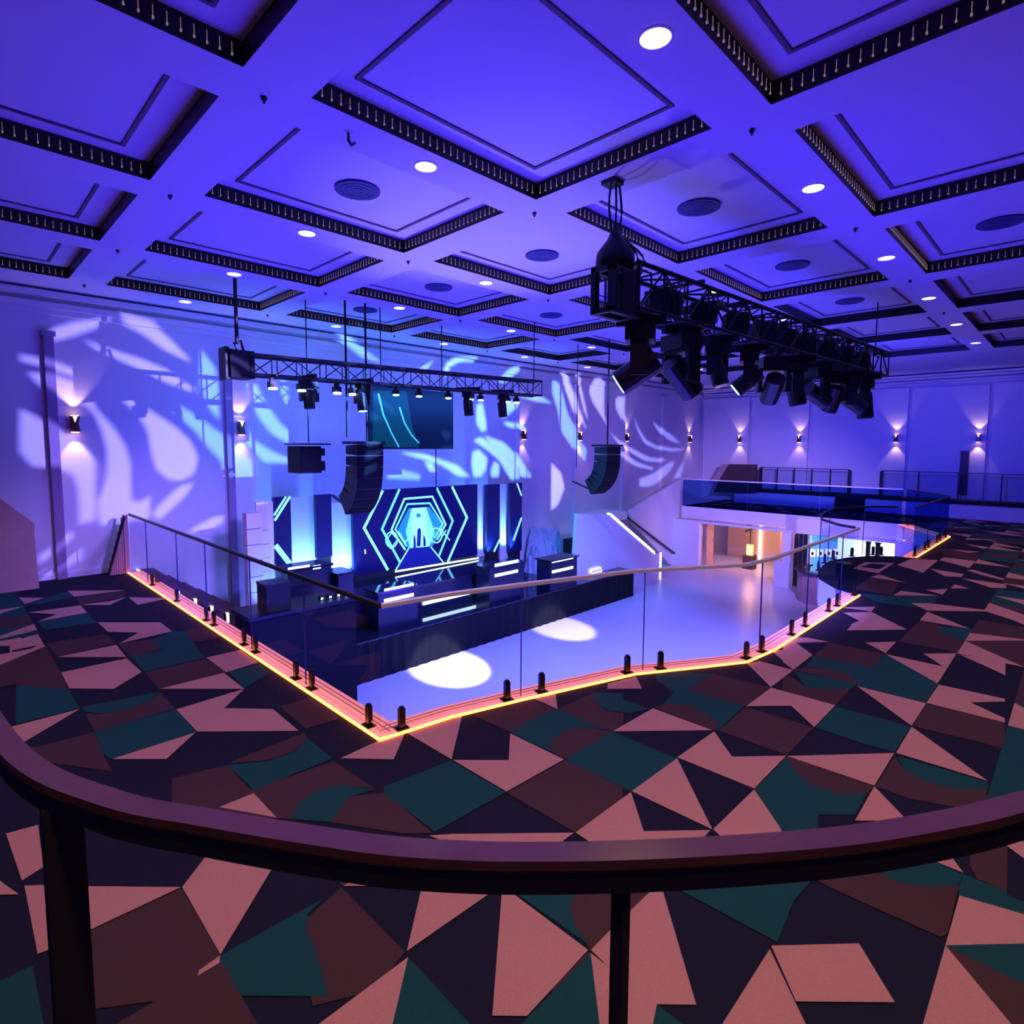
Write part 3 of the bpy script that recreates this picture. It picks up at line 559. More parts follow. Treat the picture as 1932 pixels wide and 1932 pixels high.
# ---------------- wall sconces -----------------
sc = None
def sconce(x, y, face, label):
    global sc
    if sc is None:
        sc = thing('wall_sconce', label, 'wall lamp', (0, 0, 0), 'up and down wall sconces')
        t = MB(); t.prism([(-.07, -.05, -.14), (.07, -.05, -.14), (.045, -.05, 0), (.07, -.05, .14), (-.07, -.05, .14), (-.045, -.05, 0)], (0, -.09, 0)).build('body', 'sconce', sc)
        MB().box(-.05, .05, -.05, 0, -.05, .05).build('wall_plate', 'sconce', sc)
        MB().box(-.055, .055, -.13, -.06, .14, .15).build('upper_lens', 'glow', sc); MB().box(-.055, .055, -.13, -.06, -.15, -.14).build('lower_lens', 'glow', sc)
        MB().prism([(-.03, -.141, .13), (.03, -.141, .13), (0, -.141, .03)], (0, -.006, 0)).build('front_slot', 'glow', sc); o = sc
    else: o = copy_tree(sc)
    o.location = (x, y, 2.75); o.rotation_euler = (0, 0, 0 if face == 'y' else -math.pi/2); o['label'] = label
    for s in (1, -1):
        d = (0, -.12) if face == 'y' else (-.12, 0)
        light('sconce_beam', 'SPOT', (x+d[0], y+d[1], 2.75+s*.17), 16, (1, .6, .62), (x+d[0]*.4, y+d[1]*.4, 2.75+s*1.2), spot_size=math.radians(75), spot_blend=.5, shadow_soft_size=.015)
for x, l in ((1.8, 'bronze up and down wall lamp right of the leftmost pilaster'), (4.65, 'bronze up and down wall lamp right of the second pilaster, left of the stage truss'), (13.36, 'wall lamp right of the hanging projection screen on the patterned wall'),
             (16.24, 'wall lamp on the patterned wall just left of the far line array cable'), (19.2, 'wall lamp just right of the far line array'), (24.3, 'wall lamp beside the room corner')): sconce(x, YW, 'y', l)
for y, l in ((10.95, 'wall lamp on the far wall, first one after the room corner'), (8.45, 'wall lamp on the far wall above the left platform railing'), (5.05, 'wall lamp on the far wall above the gap between the platform railings'), (2.65, 'rightmost wall lamp, above the right platform railing')): sconce(XW-.12, y, 'x', l)

# ---------------- stage -----------------
ZS = -1.55
s = thing('stage', 'low stage with polished dark floor and black skirt along the patterned wall', 'stage', (9.5, 11.4, ZL))
MB().box(3.2, 5.1, 10.09, 11.15, ZS-.06, ZS).box(5.1, 12.9, 10.09, YW-.02, ZS-.06, ZS).box(12.9, 15.7, 10.09, 10.66, ZS-.06, ZS).build('deck', 'stagefl', s)
MB().box(3.25, 5.1, 10.11, 11.13, ZL, ZS-.06).box(5.1, 12.9, 10.11, YW-.05, ZL, ZS-.06).box(12.9, 15.65, 10.11, 10.64, ZL, ZS-.06).build('understructure', 'matt', s)
b = MB(); n = 160
for k in range(n+1): pass
pts = [(3.2+12.5*k/n, 10.07+.018*math.sin(k*1.7), ZL) for k in range(n+1)]
MB().sweep(pts, [(-.004, 0), (.004, 0), (.004, .8), (-.004, .8)]).build('pleated_skirt', 'satin', s)
# riser under the LED wall and tiers before it
def riser(label, x0, x1, y0, y1, z0, z1, bars=()):
    o = thing('stage_riser', label, 'platform', ((x0+x1)/2, (y0+y1)/2, z0), 'risers on the stage')
    MB().box(x0, x1, y0, y1, z1-.06, z1).build('deck', 'stagefl', o); MB().box(x0+.03, x1-.03, y0+.03, y1-.03, z0, z1-.06).build('base', 'blkb', o)
    for (a, b_, c, d) in bars: MB().box(a, b_, y0-.012, y0+.02, c, d).build('light_bar', 'wht', o)
RV = 10.95
_b = lambda xa, xb, y: (at(xa, y, v=RV).x, at(xb, y, v=RV).x, at((xa+xb)/2, y, v=RV).z-.035, at((xa+xb)/2, y, v=RV).z+.035)
riser('wide glossy riser carrying the LED wall, white light bars on its front', 6.0, 11.4, RV, 12.75, ZS, -.88, [_b(800, 905, 1128)])
def cab(label, x0, x1, y0, y1, z0, z1, bars):
    o = thing('stage_cabinet', label, 'cabinet', ((x0+x1)/2, (y0+y1)/2, z0), 'black stage cabinets')
    MB().box(x0, x1, y0, y1, z0, z1-.04).build('body', 'blkb', o); MB().box(x0-.04, x1+.04, y0-.04, y1+.04, z1-.04, z1).build('top', 'stagefl', o)
    for (a, b_, c, d) in bars: MB().box(a, b_, y0-.013, y0, c, d).build('light_bar', 'wht', o)
P = lambda x, y: at(x, y, v=10.6)
def cabpx(label, xa, xb, yt, yb, v, bars, dep=.5):
    A = at(xa, yb, v=v); B_ = at(xb, yt, v=v)
    bb = []
    for (a, b_, t, bt) in bars:
        q0 = at(a, bt, v=v); q1 = at(b_, t, v=v); bb.append((q0.x, q1.x, (q0.z+at(a, t, v=v).z)/2-.035, (q0.z+at(a, t, v=v).z)/2+.035))
    cab(label, A.x, B_.x, v, v+dep, ZS, max(B_.z, ZS+.15), bb)
cabpx('low black stage cabinet with two white bars, left of the label plate', 1040, 1090, 1046, 1088, 10.12, [(1043, 1082, 1056, 1062), (1043, 1082, 1076, 1081)])
cabpx('low black stage cabinet with two white bars under the LED strips', 925, 990, 1058, 1100, 10.3, [(935, 978, 1064, 1070), (935, 978, 1084, 1089)])
cabpx('low black stage cabinet with two white bars in front of the LED wall', 716, 790, 1104, 1148, 10.4, [(727, 782, 1113, 1120), (727, 782, 1134, 1138)])
cabpx('black desk with a white bar at the left of the LED wall', 545, 625, 1066, 1110, 10.5, [(545, 585, 1076, 1082), (592, 606, 1072, 1077)])
cabpx('dark box beside the left foot of the LED wall', 640, 668, 1080, 1105, 10.3, [])
o = thing('label_plate', 'small white plate with dark marks lying at the right end of the stage', 'sign', tuple(at(1125, 1078, z=ZS)))
A = at(1118, 1082, z=ZS+.01); 
MB().prism([A, A+Vector((.55, 0, 0)), A+Vector((.55, .05, .14)), A+Vector((0, .05, .14))], (0, .02, 0)).build('plate', 'sign', o)
for k in range(6): MB().prism([A+Vector((.06+.08*k, -.004, .03)), A+Vector((.10+.08*k, -.004, .03)), A+Vector((.10+.08*k, .03, .11)), A+Vector((.06+.08*k, .03, .11))], (0, .003, 0)).build('mark', 'edge', o)
# desk left
o = thing('draped_desk', 'large black draped desk at the left front corner of the stage', 'desk', (4.3, 10.0, ZL))
MB().box(3.45, 5.3, 9.3, 10.04, ZL, -.42).build('drape', 'satin', o); MB().box(3.4, 5.35, 9.25, 10.06, -.42, -.36).build('desk_top', 'blk', o)
o = thing('flight_case', 'black flight case standing on the draped desk', 'case', (4.25, 9.75, -.36))
A = at(505, 1130, v=9.4); B_ = at(549, 1096, v=9.4)
MB().box(A.x, B_.x, 9.4, 9.8, -.36, -.36+.42).build('body', 'matt', o); MB().box(A.x-.01, B_.x+.01, 9.39, 9.81, .06, .10).build('lid', 'blk', o)
for k in range(4):
    x = 4.75+.16*k; o = thing('desk_lamp', 'tiny white lit lens on the draped desk, %s from left' % ORD[k], 'lamp', (x, 9.6, -.36), 'small lights on the desk'); MB().box(x-.025, x+.025, 9.5, 9.6, -.36, -.30).build('body', 'matt', o); MB().box(x-.02, x+.02, 9.49, 9.5, -.345, -.315).build('lens', 'wht', o)
# stacked speakers right
for k, (px_, py_, l) in enumerate(((1082, 1062, 'black stage speaker beside the blue stair wall, lower one'), (1084, 1030, 'black stage speaker stacked on the lower one beside the blue stair wall'))):
    A = at(px_, 1062, v=11.3); x = A.x; z = ZS+k*.5
    o = thing('stage_speaker', l, 'speaker', (x, 11.3, z), 'stacked stage speakers'); MB().box(x, x+.45, 11.3, 11.75, z, z+.48).build('cabinet', 'matt', o); MB().box(x+.03, x+.42, 11.285, 11.3, z+.03, z+.45).build('grille', 'blk', o)
    MB().tube([(x+.22, 11.28, z+.15), (x+.22, 11.286, z+.15)], .11, 16).build('driver', 'satin', o)
# crumpled drapes heap right of the LED wall
def heap(name, label, x0, x1, y0, y1, z0, h, m, seed, cat):
    random.seed(seed); b = MB(); nx, ny = 26, 8; vs = []
    for j in range(ny+1):
        for i in range(nx+1):
            a, c = i/nx, j/ny; e = min(1, 4*min(a, 1-a)+.15)*(0 if j == 0 else 1)
            vs.append((x0+(x1-x0)*a+random.uniform(-.03, .03), y0+(y1-y0)*c, z0+h*e*(.35+.65*math.sin(c*1.57))*(.85+.10*math.sin(i*.9+j)+random.uniform(-.05, .05)) if j else z0))
    b.raw(vs, [(j*(nx+1)+i, j*(nx+1)+i+1, (j+1)*(nx+1)+i+1, (j+1)*(nx+1)+i) for j in range(ny) for i in range(nx)])
    o = b.build(name, m); return tag(o, label, cat)
heap('drape_heap', 'crumpled pale drape heaped against the wall right of the LED strips', 13.05, 15.3, 11.9, 12.65, ZL, 2.3, 'fabric', 3, 'fabric')
# LED wall
def led(label, quad, v, lines=(), fills=(), panels=1):
    q = [at(x, y, v=v) for x, y in quad]; zt = (q[0].z+q[1].z)/2; zb = (q[2].z+q[3].z)/2
    x0, x1 = (q[0].x+q[3].x)/2, (q[1].x+q[2].x)/2
    o = thing('led_screen', label, 'screen', ((x0+x1)/2, v, zb), 'LED panels of the stage backdrop')
    MB().box(x0, x1, v, v+.1, zb, zt).build('panel', 'screen', o)
    if zb > ZS+.01:
        sup = ZS if not (x0 > 6.2 and x1 < 11.5) else -.88
        if zb > sup: MB().box(x0+.05, x1-.05, v+.02, v+.08, sup, zb).build('support', 'matt', o)
    k = 0
    for c, pts in fills:
        k += 1; P_ = [at(x, y, v=v-.004-.002*k) for x, y in pts]; MB().prism(P_, (0, .002, 0)).build('screen_image', c, o)
    for c, w_, pts in lines:
        b = MB(); P_ = [at(x, y, v=v-.02) for x, y in pts]
        for a, d in zip(P_, P_[1:]):
            t = (d-a).normalized(); nn = Vector((-t.z, 0, t.x))*w_/2; e = t*w_*.3
            b.prism([a-nn-e, d-nn+e, d+nn+e, a+nn-e], (0, .004, 0))
        b.build('screen_line', c, o)
    return o
Kx = lambda x: 440+x*.3313
Ky = lambda y: 820+y*.3313
def K(*a): return [(Kx(a[i]), Ky(a[i+1])) for i in range(0, len(a), 2)]
ringp = lambda cx, cy_, rx, ry, n=14: [(cx+rx*math.cos(2*math.pi*k/n), cy_+ry*math.sin(2*math.pi*k/n)) for k in range(n+1)]
led('large LED screen showing nested cyan hexagons around a glowing corridor', K(690, 322, 1390, 294, 1395, 708, 680, 785), 12.3,
    fills=[('scrmd', K(1000,425,1115,415,1200,520,1135,645,1000,655,940,545)), ('scrcy', K(1015,430,1100,420,1150,560,1120,645,1010,650,985,560)), ('scrlt', K(1020,425,1092,420,1118,640,1015,650)), ('scrmd', K(1045,455,1068,453,1068,476,1045,478)),
           ('scrdk', K(1000,655,1130,640,1200,728,925,778)), ('scrdk', K(1052,545,1064,535,1072,550,1070,640,1048,642)), ('scrdk', K(1030,570,1042,600,1044,655,1030,655)), ('scrdk', K(1085,570,1098,600,1100,640,1086,640))],
    lines=[('scrlt', .07, K(850,330,748,540,884,775)), ('scrlt', .07, K(1248,303,1333,475,1228,724)), ('scrcy', .06, K(946,320,850,545,955,735)), ('scrcy', .06, K(1160,310,1252,495,1178,690)),
           ('scrlt', .05, K(982,660,904,548,976,372,1135,357,1212,515,1165,600)), ('scrcy', .045, K(990,640,926,545,992,402,1120,395,1196,512,1150,590)),
           ('scrlt', .035, K(1005,650,930,778)), ('scrlt', .035, K(1130,645,1200,730)), ('wht', .04, K(930,786,1400,705)),
           ('scrlt', .03, [(x, y) for x, y in ringp(Kx(905), Ky(605), 11, 15)]), ('scrcy', .03, K(905,565,940,605,900,655,872,612,905,565)), ('scrlt', .03, [(x, y) for x, y in ringp(Kx(1158), Ky(578), 11, 14)]),
           ('scrlt', .03, K(1180,538,1236,605)), ('scrlt', .03, K(1215,548,1172,618)), ('scrlt', .03, K(945,560,980,620,1000,600)), ('wht', .022, K(755,665,757,685))])
led('leftmost slim LED panel with a cut hexagon edge', K(228,370,330,365,336,745,248,745), 12.3, lines=[('scrlt', .05, K(322,368,240,500)), ('scrlt', .04, K(300,368,236,470)), ('scrlt', .11, K(250,650,322,742))])
led('plain dark slim LED panel left of the large screen', K(465,352,560,352,567,708,485,708), 12.3)
led('slim dark LED panel right of the large screen', K(1447,285,1517,285,1520,660,1447,665), 12.3, lines=[('scrlt', .06, K(1520,600,1490,665))])
led('rightmost slim LED panel with a cut hexagon edge', K(1577,275,1645,275,1645,665,1580,665), 12.3, lines=[('scrlt', .05, K(1617,280,1642,345)), ('scrlt', .06, K(1643,475,1600,600))])
# white scenic flats between the LED panels
for k, (a, b_, t, bt, l) in enumerate(((335, 462, 360, 705, 'white uplit scenic flat between the two left LED panels'), (562, 672, 390, 720, 'white uplit scenic flat hidden behind the near line array'), (1395, 1445, 285, 690, 'narrow white uplit scenic flat right beside the large screen'), (1522, 1575, 280, 670, 'white uplit scenic flat between the two right LED panels'), (150, 226, 395, 900, 'blue lit scenic flat left of all LED panels'))):
    fv = 12.5 if k != 4 else 11.07; q0 = at(Kx(a), Ky(bt), v=fv); q1 = at(Kx(b_), Ky(t), v=fv)
    o = thing('scenic_flat', l, 'panel', ((q0.x+q1.x)/2, fv, ZS), 'scenic flats'); MB().box(q0.x, q1.x, fv, fv+.05, ZS if k in (0, 3, 4) else -.87, q1.z).build('face', 'plaster', o); MB().box(q0.x+.05, q0.x+.1, fv+.05, fv+.1, ZS if k in (0, 3, 4) else -.87, q1.z-.05).build('batten', 'brown', o)
    light('flat_uplight', 'SPOT', ((q0.x+q1.x)/2, fv-.4, -.8), 340 if k != 4 else 150, (.10, .36, 1), ((q0.x+q1.x)/2, fv, .1), spot_size=math.radians(95), spot_blend=.8, shadow_soft_size=.04)
o = thing('stage_wing', 'stepped blue lit side wing between the wall and the leftmost LED panel', 'panel', (3.9, 11.1, ZS))
for k in range(9):
    q0 = at(Kx(98), Ky(980), v=10.85); MB().box(q0.x, q0.x+.28, 10.85, 11.04, ZS+.3*k, ZS+.3*k+.285).build('panel_block', 'plaster', o)
    MB().box(q0.x+.29, q0.x+.44, 10.88, 11.04, ZS+.26*k, ZS+.26*k+.25).build('panel_block', 'plaster', o)

# ---------------- trusses -----------------
def truss(name, label, A, B_, h, d, bay, rc, rb, group):
    A, B_ = Vector(A), Vector(B_); t = thing(name, label, 'truss', tuple(A), group); ax = (B_-A); L = ax.length; ax.normalize(); sd = Vector((ax.y, -ax.x, 0))
    cs = [(-d/2, 0), (d/2, 0), (d/2, h), (-d/2, h)]
    pt = lambda s, c: A+ax*s+sd*c[0]+Vector((0, 0, c[1]))
    for c in cs: MB().tube([pt(0, c), pt(L, c)], rc, 8).build('chord', 'blk', t)
    n = int(L/bay)
    for k in range(n+1):
        s0 = L*k/n
        for a in range(4):
            c0, c1 = cs[a], cs[(a+1) % 4]
            MB().tube([pt(s0, c0), pt(s0, c1)], rb, 5, cap=False).build('cross_tube', 'blk', t)
            if k < n:
                if k % 2: c0, c1 = c1, c0
                MB().tube([pt(s0, c0), pt(L*(k+1)/n, c1)], rb, 5, cap=False).build('brace', 'blk', t)
    return t, pt, L
T1, p1, L1 = truss('lighting_truss', 'black box truss hung over the dance floor, nearest and largest of the two', (5.1, 3.5, 3.80), (13.25, 3.05, 3.80), .44, .42, .45, .027, .013, 'lighting trusses')
T2, p2, L2 = truss('lighting_truss', 'long blue lit box truss over the stage carrying small white lamps', (3.75, 9.9, 3.55), (9.9, 9.05, 3.55), .32, .32, .4, .024, .010, 'lighting trusses')
# end blocks
o = thing('truss_corner_block', 'black cube block at the near end of the front truss', 'truss', (4.82, 3.5, 3.75), 'truss corner blocks')
for x in (4.69, 5.10):
    for y in (3.33, 3.53): MB().box(x-.03, x+.03, y-.03, y+.03, 3.72, 4.14).build('upright', 'blk', o)
for z in (3.72, 4.12):
    MB().box(4.66, 5.13, 3.30, 3.36, z-.025, z+.025).box(4.66, 5.13, 3.50, 3.56, z-.025, z+.025).box(4.66, 4.72, 3.36, 3.50, z-.025, z+.025).box(5.07, 5.13, 3.36, 3.50, z-.025, z+.025).build('frame_ring', 'blk', o)
MB().box(4.80, 5.12, 3.285, 3.30, 3.74, 4.11).build('cover_plate', 'matt', o); MB().box(4.745, 4.765, 3.31, 3.33, 3.74, 4.1).build('rod', 'blk', o)
A = at(443, 712, v=9.95)
o = thing('truss_corner_block', 'black block at the left end of the stage truss', 'truss', (3.65, 9.95, 3.5), 'truss corner blocks')
MB().box(3.42, 3.8, 9.75, 10.15, 3.48, 3.92).build('block', 'matt', o); MB().box(3.36, 3.42, 9.8, 10.1, 3.44, 3.96).build('end_plate', 'blk', o)
MB().tube([(3.6, 9.95, 3.92), (3.55, 9.95, 4.05), (3.66, 9.95, 4.1), (3.7, 9.95, 3.94)], .02, 6).build('shackle', 'blk', o)
# chain hoist of the front truss
o = thing('chain_hoist', 'black electric chain hoist with looping cables between ceiling and front truss', 'hoist', (4.95, 3.50, 4.14))
MB().box(4.87, 5.03, 3.45, 3.61, ZC-.04, ZC).build('ceiling_bracket', 'blk', o)
MB().raw([(4.95+r*math.cos(t), 3.48+r*math.sin(t), z) for z, r in ((4.145, .13), (4.2, .20), (4.33, .19), (4.46, .09), (4.56, .045)) for t in [2*math.pi*k/12 for k in range(12)]],
         [(a*12+k, a*12+(k+1) % 12, (a+1)*12+(k+1) % 12, (a+1)*12+k) for a in range(4) for k in range(12)]+[tuple(range(11, -1, -1)), tuple(range(48, 60))]).build('motor_body', 'blk', o, True)
for k, (dx, bow) in enumerate(((-.05, -.07), (.05, .08), (0, .02))):
    MB().tube([(4.95+dx+bow*math.sin(q*math.pi)*1.2, 3.49+(.3*bow)*math.sin(q*math.pi), ZC-(ZC-4.52)*q) for q in [i/8 for i in range(9)]], .012, 6).build('chain', 'blk', o)
for k in range(5):
    a = .20+.04*k; MB().tube([(4.95+a*math.sin(q*math.pi)*(1 if k % 2 else -.6)+.02*k, 3.48-.10*math.sin(q*math.pi), 4.52-.40*q) for q in [i/8 for i in range(9)]], .012, 5).build('cable', 'matt', o)
# hanging rods and wires
def ztop(x, y):
    a = (x-U0)/PU; b = (y-V0)/PV; fa, fb = a-math.floor(a), b-math.floor(b)
    return ZP if (fa > 1-AU/PU and fb > 1-AV/PV and b < 3) else ZC
def wire(label, x, y, z0, z1, r=.012, cat='cable', grp='hanging wires'):
    o = MB().tube([(x, y, z0-.06), (x, y, ztop(x, y))], r, 6).build('hanging_wire', 'blk'); tag(o, label, cat, grp); return o
wire('thin wire from ceiling to the single hanging speaker box', 4.97, 10.33, 2.5, ZC)
wire('thick dark rod from ceiling down behind the stage truss, left of two', 5.5, 9.85, 2.6, ZC, .022)
wire('thick dark rod from ceiling to the near line array, right of two', 5.86, 9.75, 2.5, ZC, .022)
wire('rod from ceiling to the left end of the stage truss', 3.6, 9.95, 4.1, ZC, .03)
wire('thin wire from ceiling to the top of the far line array', 12.75, 9.1, 2.46, ZC, .02)
wire('thin wire from ceiling to the rear of the far line array', 12.0, 9.55, 1.9, ZC)
wire('thin wire hanging from the stage truss end to the ceiling', 9.8, 9.07, 3.87, ZC)
wire('thin wire from ceiling to the far end of the front truss', 13.13, 3.05, 4.24, ZC)
# ---------------- moving heads and lamps -----------------
def moving_head(label, x, y, zt, s=1.0, tilt=0.6, turn=0.0, lens=False, group='moving head lights on the front truss'):
    o = thing('moving_head_light', label, 'stage light', (0, 0, 0), group)
    MB().box(-.15*s, .15*s, -.12*s, .12*s, -.14*s, 0).build('base', 'blk', o)
    MB().box(-.19*s, -.14*s, -.07*s, .07*s, -.44*s, -.14*s).build('yoke_arm', 'blk', o); MB().box(.14*s, .19*s, -.07*s, .07*s, -.44*s, -.14*s).build('yoke_arm', 'blk', o)
    MB().box(-.19*s, .19*s, -.07*s, .07*s, -.17*s, -.14*s).build('yoke_bridge', 'blk', o)
    hb = MB(); d = Vector((0, -math.sin(tilt), -math.cos(tilt))); c = Vector((0, 0, -.38*s))
    hb.tube([c-d*.17*s, c-d*.15*s, c+d*.05*s, c+d*.12*s, c+d*.21*s], .115*s, 14)
    hb.build('head', 'blk', o, False); MB().tube([c+d*.205*s, c+d*.22*s], .09*s, 14).build('lens', 'lens' if lens else 'edge', o)
    MB().box(-.03*s, .03*s, -.26, .26, 0, .11*s).build('clamp', 'matt', o)
    o.location = (x, y, zt); o.rotation_euler = (0, 0, turn)
    return o
def on1(s, z=0, side=0): q = p1(s, (side, 0)); return q.x, q.y
lab = ['with a cyan glowing lens at the near end', 'second from the near end, hanging low', 'third from the near end', 'with a bright cyan lens in the middle', 'fifth from the near end', 'sixth from the near end', 'seventh from the near end', 'eighth from the near end', 'ninth, close to the far end', 'at the very far end']
for k, (s_, sc_, tl, tn, ln) in enumerate(((.35, 1.25, -1.0, .5, True), (1.15, 1.25, .8, 1.2, False), (2.0, .9, .3, 0, False), (2.85, 1.0, -.9, .4, True), (3.6, 1.15, .9, 2.2, False), (4.4, 1.1, .2, .5, False), (5.2, 1.15, 1.1, 1.1, False), (6.0, 1.15, .5, 2.5, False), (6.9, 1.2, .9, .2, False), (7.6, 1.25, .1, .2, False))):
    x, y = on1(s_); moving_head('black moving head under the front truss, '+lab[k], x, y, 3.70, sc_, tl, tn, ln)
    moving = None
def par(label, x, y, zt, s=1.0, lens='wht', group='small lamps on the stage truss', tilt=0):
    o = thing('par_can', label, 'stage light', (0, 0, 0), group)
    MB().box(-.06*s, .06*s, -.05*s, .05*s, -.14*s, 0).box(-.015, .015, -.19, .19, -.01, .02).build('bracket', 'blk', o); MB().box(-.1*s, .1*s, -.1*s, .1*s, -.30*s, -.14*s).build('housing', 'blk', o); MB().box(-.085*s, .085*s, -.112*s, .05*s, -.36*s, -.302*s).build('lens', lens, o)
    o.location = (x, y, zt); o.rotation_euler = (0, 0, tilt); return o
for k, px_ in enumerate((509, 563, 630, 660)):
    q = at(px_, 715, v=9.75); par('small white faced lamp under the stage truss, left half, %s from left' % ORD[k], q.x, q.y-.05, 3.54, .62)
for k, px_ in enumerate((596, 690, 873, 930)):
    q = at(px_, 720, v=9.5); moving_head('dark moving head under the stage truss, %s from its left end' % ORD[k], q.x, 9.95-(q.x-3.75)*.138, 3.54, .85, .1, .3*k, k in (1,), 'moving heads on the stage truss')
for k, px_ in enumerate((760, 800, 850, 888, 905, 950, 965)):
    q = at(px_, 725, v=9.3); par('small bright lamp under the stage truss, right half, %s from left' % ORD[k], q.x, 9.95-(q.x-3.75)*.138, 3.54, .5)
for k, s_ in enumerate((.8, 1.6, 2.4, 3.2, 3.9, 4.7, 5.5, 6.3, 7.2)):
    x, y = on1(s_); 
    o = thing('truss_lamp', 'black boxy lamp inside the front truss, %s from near end' % (ORD+['ninth'])[k], 'stage light', (0, 0, 0), 'lamps inside the front truss')
    MB().box(-.13, .13, -.13, .13, .05, .33).build('housing', 'matt', o); MB().tube([(0, -.13, .19), (0, -.17, .19)], .1, 12).build('front_ring', 'blk', o); MB().box(-.02, .02, -.02, .02, .33, .44).build('clamp', 'blk', o)
    o.location = (x, y, 3.80); o.rotation_euler = (0, 0, .35*k)
o = thing('truss_cables', 'tangle of black cables wound along the front truss', 'cable', (6, 3.5, 3.8)); random.seed(5)
for k in range(9):
    s0 = .2+k*.85; pts = []
    for i in range(13):
        q = i/12; a = 6.28*q*1.5+k; c = p1(s0+q*.95, (.23*math.cos(a), .22+.25*math.sin(a))); pts.append(c)
    MB().tube(pts, .012, 5).build('cable_loop', 'matt', o)
# ---------------- gobo projectors (real cut plates in front of a lamp) -----------------
def gobo(label, L, col, energy, leaves, blur=.0012):
    L = Vector(L); D = .16; o = thing('gobo_projector', label, 'stage light', tuple(L), 'pattern projectors')
    holes = []
    for pts in leaves:
        h = []
        for x, y in pts:
            q = at(x, y, v=YW); t = D/(q.y-L.y); h.append(L+(q-L)*t)
        holes.append(h)
    xs_ = [p.x for h in holes for p in h]; zs_ = [p.z for h in holes for p in h]
    x0, x1, z0, z1 = min(xs_+[L.x-.03])-.02, max(xs_+[L.x+.03])+.02, min(zs_+[L.z-.03])-.02, max(zs_+[L.z+.03])+.02
    outer = [Vector((x0, L.y+D, z0)), Vector((x1, L.y+D, z0)), Vector((x1, L.y+D, z1)), Vector((x0, L.y+D, z1))]
    pts = []; edges = []
    for l in [outer]+holes:
        n0 = len(pts); pts += [Vector((p.x*100, p.z*100)) for p in l]; edges += [(n0+i, n0+(i+1) % len(l)) for i in range(len(l))]
    vo, _, fo, _, _, _ = delaunay_2d_cdt(pts, edges, [], 0, 1e-6)
    hp = [[(p.x*100, p.z*100) for p in h] for h in holes]
    keep = []
    for f in fo:
        cx_ = sum(vo[i].x for i in f)/len(f); cz_ = sum(vo[i].y for i in f)/len(f)
        if not any(inside(cx_, cz_, h) for h in hp): keep.append(tuple(f))
    MB().raw([(v.x/100, L.y+D, v.y/100) for v in vo], keep).build('gobo_plate', 'blk', o)
    b = MB(); y0, y1 = L.y-.12, L.y+D
    b.face([(x0, y0, z0), (x1, y0, z0), (x1, y1, z0), (x0, y1, z0)]); b.face([(x0, y0, z1), (x1, y0, z1), (x1, y1, z1), (x0, y1, z1)]); b.face([(x0, y0, z0), (x0, y1, z0), (x0, y1, z1), (x0, y0, z1)]); b.face([(x1, y0, z0), (x1, y1, z0), (x1, y1, z1), (x1, y0, z1)]); b.face([(x0, y0, z0), (x1, y0, z0), (x1, y0, z1), (x0, y0, z1)])
    b.build('housing', 'matt', o)
    MB().box(L.x-.02, L.x+.02, L.y-.02, L.y+.02, z1, 4.30).box(L.x-.02, L.x+.02, 3.2, L.y-.02, 4.265, 4.30).build('hanger', 'blk', o)
    light('gobo_lamp', 'POINT', L, energy, col, shadow_soft_size=.0025 if blur is None else blur)
def X(ox, oy, s, *a): return [(ox+a[i]*s, oy+a[i+1]*s) for i in range(0, len(a), 2)]
q1 = lambda *a: X(30, 550, .3106, *a)
q2 = lambda *a: X(420, 560, .3313, *a)
q4 = lambda *a: X(1040, 700, .2278, *a)
GA = [q1(20,410,215,450,460,540,700,680,950,830,1060,930,1105,1030,1080,1130,1000,1170,920,1160,850,1100,820,1000,800,880,740,770,640,680,460,580,215,500,20,450),
      q1(400,310,470,345,600,385,750,430,900,490,1000,560,1110,630,1040,620,900,570,750,500,600,430,470,370),
      q1(120,580,65,520,200,525,350,580,450,660,480,740,590,850,660,960,695,1070,700,1290,760,1300,815,1260,815,1400,540,1450,505,1420,498,1300,530,1230,556,1120,550,980,515,860,480,780,430,720,330,690,200,640),
      q1(20,740,120,790,220,850,330,900,430,980,475,1060,482,1200,485,1410,390,1440,380,1240,350,1140,250,1100,100,1090,20,1000),
      q1(830,1370,900,1290,1000,1200,1080,1180,1030,1260,960,1330,870,1410), q1(140,1640,250,1560,330,1480,350,1520,240,1610,150,1680), q1(160,1740,260,1690,390,1575,415,1640,280,1720,160,1790),
      q1(200,260,330,215,560,180,470,250,330,300,210,330), q1(1040,1480,1180,1400,1260,1370,1260,1420,1150,1480), q1(600,150,800,200,950,330,1060,450,900,380,760,280,640,220)]
GB = [q1(860,660,950,690,1100,780,1240,880,1350,960,1440,1060,1460,1180,1430,1230,1330,1260,1270,1200,1250,1050,1180,980,1080,860,950,750), q1(1115,370,1200,480,1225,600,1230,800,1150,700,1110,560),
      q2(130,490,190,520,240,620,330,740,430,810,480,830,380,850,280,800,200,700,150,590), q2(320,480,360,500,370,600,450,680,580,780,570,790,460,730,370,650,330,570), q2(0,580,120,720,170,830,290,900,400,940,390,960,240,960,100,830,20,720),
      q2(930,1005,1020,990,1130,1020,1120,1050,940,1040), q2(925,895,990,895,1000,950,970,970,930,920), q2(600,150,700,240,820,330,900,380,780,350,650,260),
      q1(1310,1290,1430,1280,1490,1265,1420,1330,1300,1380), q1(1310,1430,1420,1385,1425,1440,1310,1500)]
